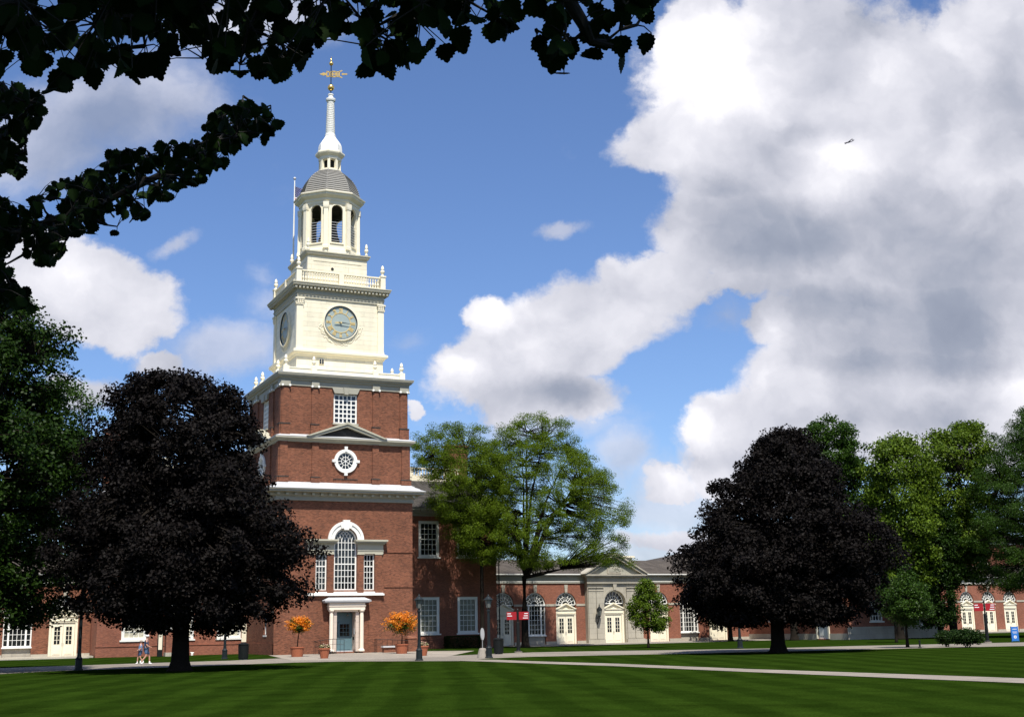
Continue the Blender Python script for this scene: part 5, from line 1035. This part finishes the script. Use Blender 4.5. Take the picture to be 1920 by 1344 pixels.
top2=[(975,-120),(1250,-120),(1240,30),(1195,60),(1150,75),(1115,60),(1085,120),(1060,110),(1050,130),(1030,135),(1000,95),(982,70),(990,45),(1010,20)]
bough(top2,100,(3.9,4.7),43,[(930,-50,4.3),(1060,-10,4.2),(1090,40,4.2),(1110,80,4.2),(1150,88,4.2)],6,singles=[(1052,138),(1166,120),(1214,84),(1222,-25),(1165,26),(1165,88),(1105,60),(1130,80),(1070,95),(1108,98)],nodes=45,down=.6)
mid=[(-40,395),(23,371),(77,366),(116,346),(143,338),(165,318),(186,296),(232,296),(286,277),(329,269),(360,250),(402,222),(426,205),(464,201),(499,209),(528,228),(522,252),(476,280),(441,306),(399,329),(360,358),(321,377),(286,379),(271,416),(240,422),(217,443),(197,462),(178,445),(128,445),(122,478),(85,505),(62,484),(20,482),(0,520),(-40,540)]
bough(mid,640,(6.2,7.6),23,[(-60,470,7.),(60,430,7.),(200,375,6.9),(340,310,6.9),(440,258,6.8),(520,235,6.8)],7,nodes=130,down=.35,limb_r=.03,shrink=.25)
leftc=[(-50,185),(0,178),(40,182),(75,190),(88,225),(85,262),(55,290),(45,330),(20,345),(-5,390),(-50,400)]
bough(leftc,170,(6.2,7.4),27,[(-80,300,6.9),(0,260,6.8),(60,220,6.8)],8,nodes=40,down=.5,limb_r=.02,shrink=.4)
leftd=[(-50,500),(20,520),(30,545),(60,570),(80,600),(70,625),(40,600),(10,590),(-50,600)]
bough(leftd,80,(6.0,7.0),28,[(-80,540,6.5),(0,545,6.5),(50,580,6.5)],9,nodes=30,down=.6,limb_r=.02,shrink=.4)
# main limbs reaching from the trunk to the boughs, and the canopy overhead
m=MB()
for e,z0 in ((atD(-60,-60,5.0),4.2),(atD(930,-50,4.3),5.0),(atD(-60,470,7.),2.7),(atD(-80,300,6.9),3.4),(atD(-80,540,6.5),2.4)):
    s=TB+np.array([.15,.15,z0]); m.tube([s,s*.5+e*.5+[0,0,.45],e],[.11,.07,.03],8)
CC=np.array([-33.5,-104.5,8.2]); rng=np.random.default_rng(99); ctr=[]
for i in range(26):
    a=rng.random()*6.28; r=5.5*math.sqrt(rng.random()); e=CC+np.array([r*math.cos(a),r*math.sin(a),rng.uniform(-1.2,2.2)]); ctr.append(e)
def visible(P):
    d=P-CAM; w=d@_fw; x=960+FPX*(d@_r2)/np.maximum(w,.01); y=672-FPX*(d@_u2)/np.maximum(w,.01); return (w>.05)&(x>-150)&(x<2070)&(y>-170)&(y<1500)
n=26000; P=rng.normal(size=(n,3)); P/=np.linalg.norm(P,axis=1,keepdims=True); P=P*rng.random((n,1))**.33*np.array([6.3,6.3,2.9])+CC; P=P[~visible(P)]
N=rng.normal(size=P.shape)*.6+[0,0,.8]; N/=np.linalg.norm(N,axis=1,keepdims=True); leafcloud('crown','leaf_green',OT,P,N,.20,rng=rng)
for e in ctr:
    s=TB+np.array([.6,.5,rng.uniform(4.5,7.5)]); q=(s+e)/2
    if not visible(np.array([e,q])).any(): m.tube([s,q,e],[.08,.05,.015],6)
m.build('limbs','bark_near',OT)
#==PART4==
# ================================================================== SKY, SUN, CAMERA
SUN_EL,SUN_AZ=R(60),R(192)   # azimuth clockwise from +Y
W=bpy.data.worlds.new('World'); S.world=W; W.use_nodes=True; nt=W.node_tree; nt.nodes.clear(); L=nt.links
def mth(op,a,b=None,c=None,clamp=False):
    n=nd(nt,'ShaderNodeMath',operation=op); n.use_clamp=clamp
    for i,v in enumerate((a,b,c)):
        if v is None: continue
        if isinstance(v,(int,float)): n.inputs[i].default_value=v
        else: L.new(v,n.inputs[i])
    return n.outputs[0]
tc=nd(nt,'ShaderNodeTexCoord'); dirv=tc.outputs['Generated']
sky=nd(nt,'ShaderNodeTexSky',sky_type='NISHITA'); sky.sun_disc=False; sky.sun_elevation=SUN_EL; sky.sun_rotation=SUN_AZ; sky.air_density=1.; sky.dust_density=.6; sky.ozone_density=1.6; sky.altitude=200
def dot(v):
    n=nd(nt,'ShaderNodeVectorMath',operation='DOT_PRODUCT'); L.new(dirv,n.inputs[0]); n.inputs[1].default_value=tuple(v); return n.outputs['Value']
fwd=mth('MAXIMUM',dot(HF),.06); uu=mth('DIVIDE',dot(_r),fwd); vv=mth('DIVIDE',dot((0,0,1)),fwd)
cmb=nd(nt,'ShaderNodeCombineXYZ'); L.new(uu,cmb.inputs[0]); L.new(vv,cmb.inputs[1]); uv=cmb.outputs[0]
def uvpx(x,y): d=ray(x,y); f=d@HF; return (d@_r)/f,d[2]/f
def noise(vec,scale,det,rough=.6,dist=0.,off=(0,0,0)):
    if off!=(0,0,0): a=nd(nt,'ShaderNodeVectorMath',operation='ADD'); L.new(vec,a.inputs[0]); a.inputs[1].default_value=off; vec=a.outputs[0]
    n=nd(nt,'ShaderNodeTexNoise'); n.inputs['Scale'].default_value=scale; n.inputs['Detail'].default_value=det; n.inputs['Roughness'].default_value=rough; n.inputs['Distortion'].default_value=dist; L.new(vec,n.inputs['Vector']); return n
# domain warp
wn=noise(uv,5.5,8,.62); w1=nd(nt,'ShaderNodeVectorMath',operation='SUBTRACT'); L.new(wn.outputs['Color'],w1.inputs[0]); w1.inputs[1].default_value=(.5,.5,.5)
w2=nd(nt,'ShaderNodeVectorMath',operation='MULTIPLY'); L.new(w1.outputs[0],w2.inputs[0]); w2.inputs[1].default_value=(.10,.10,0); w3=nd(nt,'ShaderNodeVectorMath',operation='ADD'); L.new(uv,w3.inputs[0]); L.new(w2.outputs[0],w3.inputs[1]); wuv=w3.outputs[0]
def blobs(lst,vec,mode='MAXIMUM'):
    out=None
    for (x,y,rx,ry,rot,w) in lst:
        u,v=uvpx(x,y); mp=nd(nt,'ShaderNodeMapping',vector_type='TEXTURE'); mp.inputs['Location'].default_value=(u,v,0); mp.inputs['Rotation'].default_value=(0,0,R(rot)); mp.inputs['Scale'].default_value=(rx/FPX*1.05,ry/FPX*1.08,1); L.new(vec,mp.inputs[0])
        g=nd(nt,'ShaderNodeTexGradient',gradient_type='SPHERICAL'); L.new(mp.outputs[0],g.inputs[0]); o=mth('MULTIPLY',g.outputs['Fac'],w); out=o if out is None else mth(mode,out,o)
    return out
CL=[(1580,220,520,350,-8,1.5),(1250,255,150,120,0,1.1),(1800,480,520,330,0,1.6),(1420,450,270,150,-15,1.3),(1300,70,130,170,0,1.3),
 (1060,630,330,140,24,1.2),(900,710,150,95,12,1.1),(915,590,70,60,0,1.0),(1010,750,220,80,0,1.0),(1215,525,160,95,0,1.1),(1350,540,150,50,0,.75),
 (1520,705,165,140,20,1.2),(1435,620,90,80,0,1.15),(1700,740,420,190,0,1.5),(1365,800,115,95,20,1.15),(1460,860,230,110,0,1.1),(1250,893,95,38,0,.75),(1260,1000,200,45,0,.7),(1860,60,200,160,0,1.),
 (170,560,220,120,-8,1.1),(60,480,150,90,0,1.),(250,610,100,80,0,.9),(150,745,110,50,0,.75),(300,690,70,30,0,.65),(778,790,24,22,0,.9)]
FA=[(200,200,330,170,5,1.),(60,260,260,150,0,1.),(330,190,180,110,0,.8),(480,30,260,90,0,1.),(415,670,150,70,0,1.),(500,590,110,70,0,.6),(330,455,70,26,25,.8),(1050,430,56,24,15,1.),(770,640,70,50,0,.45),(470,530,70,60,0,.4),(1170,850,70,70,0,1.),(1250,930,170,90,0,1.),(1220,1030,240,60,0,1.),(1350,590,120,60,0,.6),(1000,800,260,40,0,.8),(1170,770,60,40,0,.3)]
dens=blobs(CL,wuv); dfa=blobs(FA,wuv)
n1=noise(wuv,7,12,.60); n1o=noise(wuv,7,5,.5,off=(-.022,.030,0)); n1s=noise(wuv,7,5,.5); n2=noise(uv,26,9,.66)
val=mth('ADD',dens,mth('MULTIPLY',mth('SUBTRACT',n1.outputs['Fac'],.5),1.0)); val=mth('ADD',val,mth('MULTIPLY',mth('SUBTRACT',n2.outputs['Fac'],.5),.38))
def sm(v,a,b):
    n=nd(nt,'ShaderNodeMapRange',interpolation_type='SMOOTHSTEP'); n.inputs['From Min'].default_value=a; n.inputs['From Max'].default_value=b; L.new(v,n.inputs['Value']); return n.outputs[0]
mask=sm(val,.19,.44)
vf=mth('ADD',dfa,mth('MULTIPLY',mth('SUBTRACT',n1.outputs['Fac'],.5),1.1)); vf=mth('ADD',vf,mth('MULTIPLY',mth('SUBTRACT',n2.outputs['Fac'],.5),.3)); mask=mth('MAXIMUM',mask,mth('MULTIPLY',sm(vf,.10,.75),.66))
# clouds elsewhere in the sky (behind and beside the view)
gn=noise(dirv,2.4,9,.6); gm=nd(nt,'ShaderNodeMapRange',interpolation_type='SMOOTHSTEP'); gm.inputs['From Min'].default_value=.52; gm.inputs['From Max'].default_value=.62; L.new(gn.outputs['Fac'],gm.inputs['Value'])
side=nd(nt,'ShaderNodeMapRange',interpolation_type='SMOOTHSTEP'); side.inputs['From Min'].default_value=.55; side.inputs['From Max'].default_value=.8; L.new(mth('ABSOLUTE',uu),side.inputs['Value']); gmask=mth('MULTIPLY',gm.outputs[0],side.outputs[0])
DK=[(1420,430,300,110,-8,1.0),(1660,600,430,130,0,1.0),(1760,470,360,170,0,.75),(1350,350,150,80,0,.6),(1680,670,300,60,0,.8),(1870,190,260,200,0,.5),(1050,745,240,50,0,.65),(1620,790,420,60,0,.35),(1500,300,110,90,0,.35),(200,250,300,170,0,.75),(120,610,150,50,0,.3),(1330,860,130,35,0,.45),(1500,850,200,60,0,.35)]
BR=[(1330,120,210,220,10,.9),(1570,310,140,100,0,1.0),(1640,130,110,110,0,.5),(1165,250,60,70,0,.4),(920,590,80,60,0,.7),(850,705,90,50,0,.5),(1000,640,170,70,20,.35),(1440,630,80,75,0,.7),(1310,790,100,70,0,.6),(1340,740,80,60,0,.5),(150,530,160,60,0,.35),(1200,590,140,60,0,.3),(1900,720,120,40,0,.4),(1050,580,140,50,20,.3),(1250,885,110,35,0,.45),(1230,985,120,30,0,.35)]
w4=nd(nt,'ShaderNodeVectorMath',operation='SCALE'); L.new(w2.outputs[0],w4.inputs[0]); w4.inputs['Scale'].default_value=.7; w5=nd(nt,'ShaderNodeVectorMath',operation='ADD'); L.new(uv,w5.inputs[0]); L.new(w4.outputs[0],w5.inputs[1])
dk=sm(blobs(DK,w5.outputs[0]),.0,.75); br=sm(blobs(BR,w5.outputs[0]),.0,.75)
emb=mth('SUBTRACT',n1s.outputs['Fac'],n1o.outputs['Fac'])
sh=mth('SUBTRACT',mth('MULTIPLY',br,.48),mth('MULTIPLY',dk,.57)); sh=mth('ADD',sh,mth('MULTIPLY',emb,2.0)); sh=mth('ADD',sh,mth('MULTIPLY',mth('SUBTRACT',n2.outputs['Fac'],.5),.22)); sh=mth('MULTIPLY',mth('ADD',sh,.92),.769,clamp=True)
cr=nd(nt,'ShaderNodeValToRGB'); L.new(sh,cr.inputs[0]); e=cr.color_ramp.elements; K=8.6
e[0].position=0.; e[0].color=(.27,.305,.40,1); e[1].position=1.; e[1].color=(.95,.94,.99,1)
for p,c in ((.25,(.335,.37,.465,1)),(.46,(.47,.49,.575,1)),(.65,(.62,.63,.71,1)),(.85,(.78,.78,.85,1))): q=cr.color_ramp.elements.new(p); q.color=c
cs=nd(nt,'ShaderNodeVectorMath',operation='SCALE'); L.new(cr.outputs[0],cs.inputs[0]); cs.inputs['Scale'].default_value=K
# tint of the clear sky
st=nd(nt,'ShaderNodeVectorMath',operation='MULTIPLY'); L.new(sky.outputs[0],st.inputs[0]); st.inputs[1].default_value=(.81,.95,1.22)
m1=nd(nt,'ShaderNodeMixRGB'); L.new(mth('MAXIMUM',mask,gmask),m1.inputs[0]); L.new(st.outputs[0],m1.inputs[1]); L.new(cs.outputs[0],m1.inputs[2])
bg=nd(nt,'ShaderNodeBackground'); bg.inputs['Strength'].default_value=.085; L.new(m1.outputs[0],bg.inputs[0]); ow=nd(nt,'ShaderNodeOutputWorld'); L.new(bg.outputs[0],ow.inputs[0])
W.cycles.sampling_method='MANUAL'; W.cycles.sample_map_resolution=1024
sl=bpy.data.lights.new('sun','SUN'); sl.energy=4.7; sl.angle=R(.53); sl.color=(1.,.955,.88); so=bpy.data.objects.new('sun',sl); COL.objects.link(so)
sd=Vector((math.sin(SUN_AZ)*math.cos(SUN_EL),math.cos(SUN_AZ)*math.cos(SUN_EL),math.sin(SUN_EL))); so.rotation_euler=sd.to_track_quat('Z','Y').to_euler(); so.location=(0,-60,90)
cd=bpy.data.cameras.new('camera'); co=bpy.data.objects.new('camera',cd); COL.objects.link(co); S.camera=co
cd.sensor_fit='HORIZONTAL'; cd.sensor_width=36; cd.lens=36*FPX/1920; cd.clip_start=.1; cd.clip_end=6000
mt=Matrix(((_r2[0],_u2[0],-_fw[0],CAM[0]),(_r2[1],_u2[1],-_fw[1],CAM[1]),(_r2[2],_u2[2],-_fw[2],CAM[2]),(0,0,0,1))); co.matrix_world=mt
S.render.engine='CYCLES'; S.render.resolution_x=1024; S.render.resolution_y=716
S.view_settings.view_transform='Standard'; S.view_settings.look='None'; S.view_settings.gamma=1; S.view_settings.exposure=.55
S.cycles.max_bounces=6; S.cycles.transparent_max_bounces=8; S.cycles.use_denoising=True
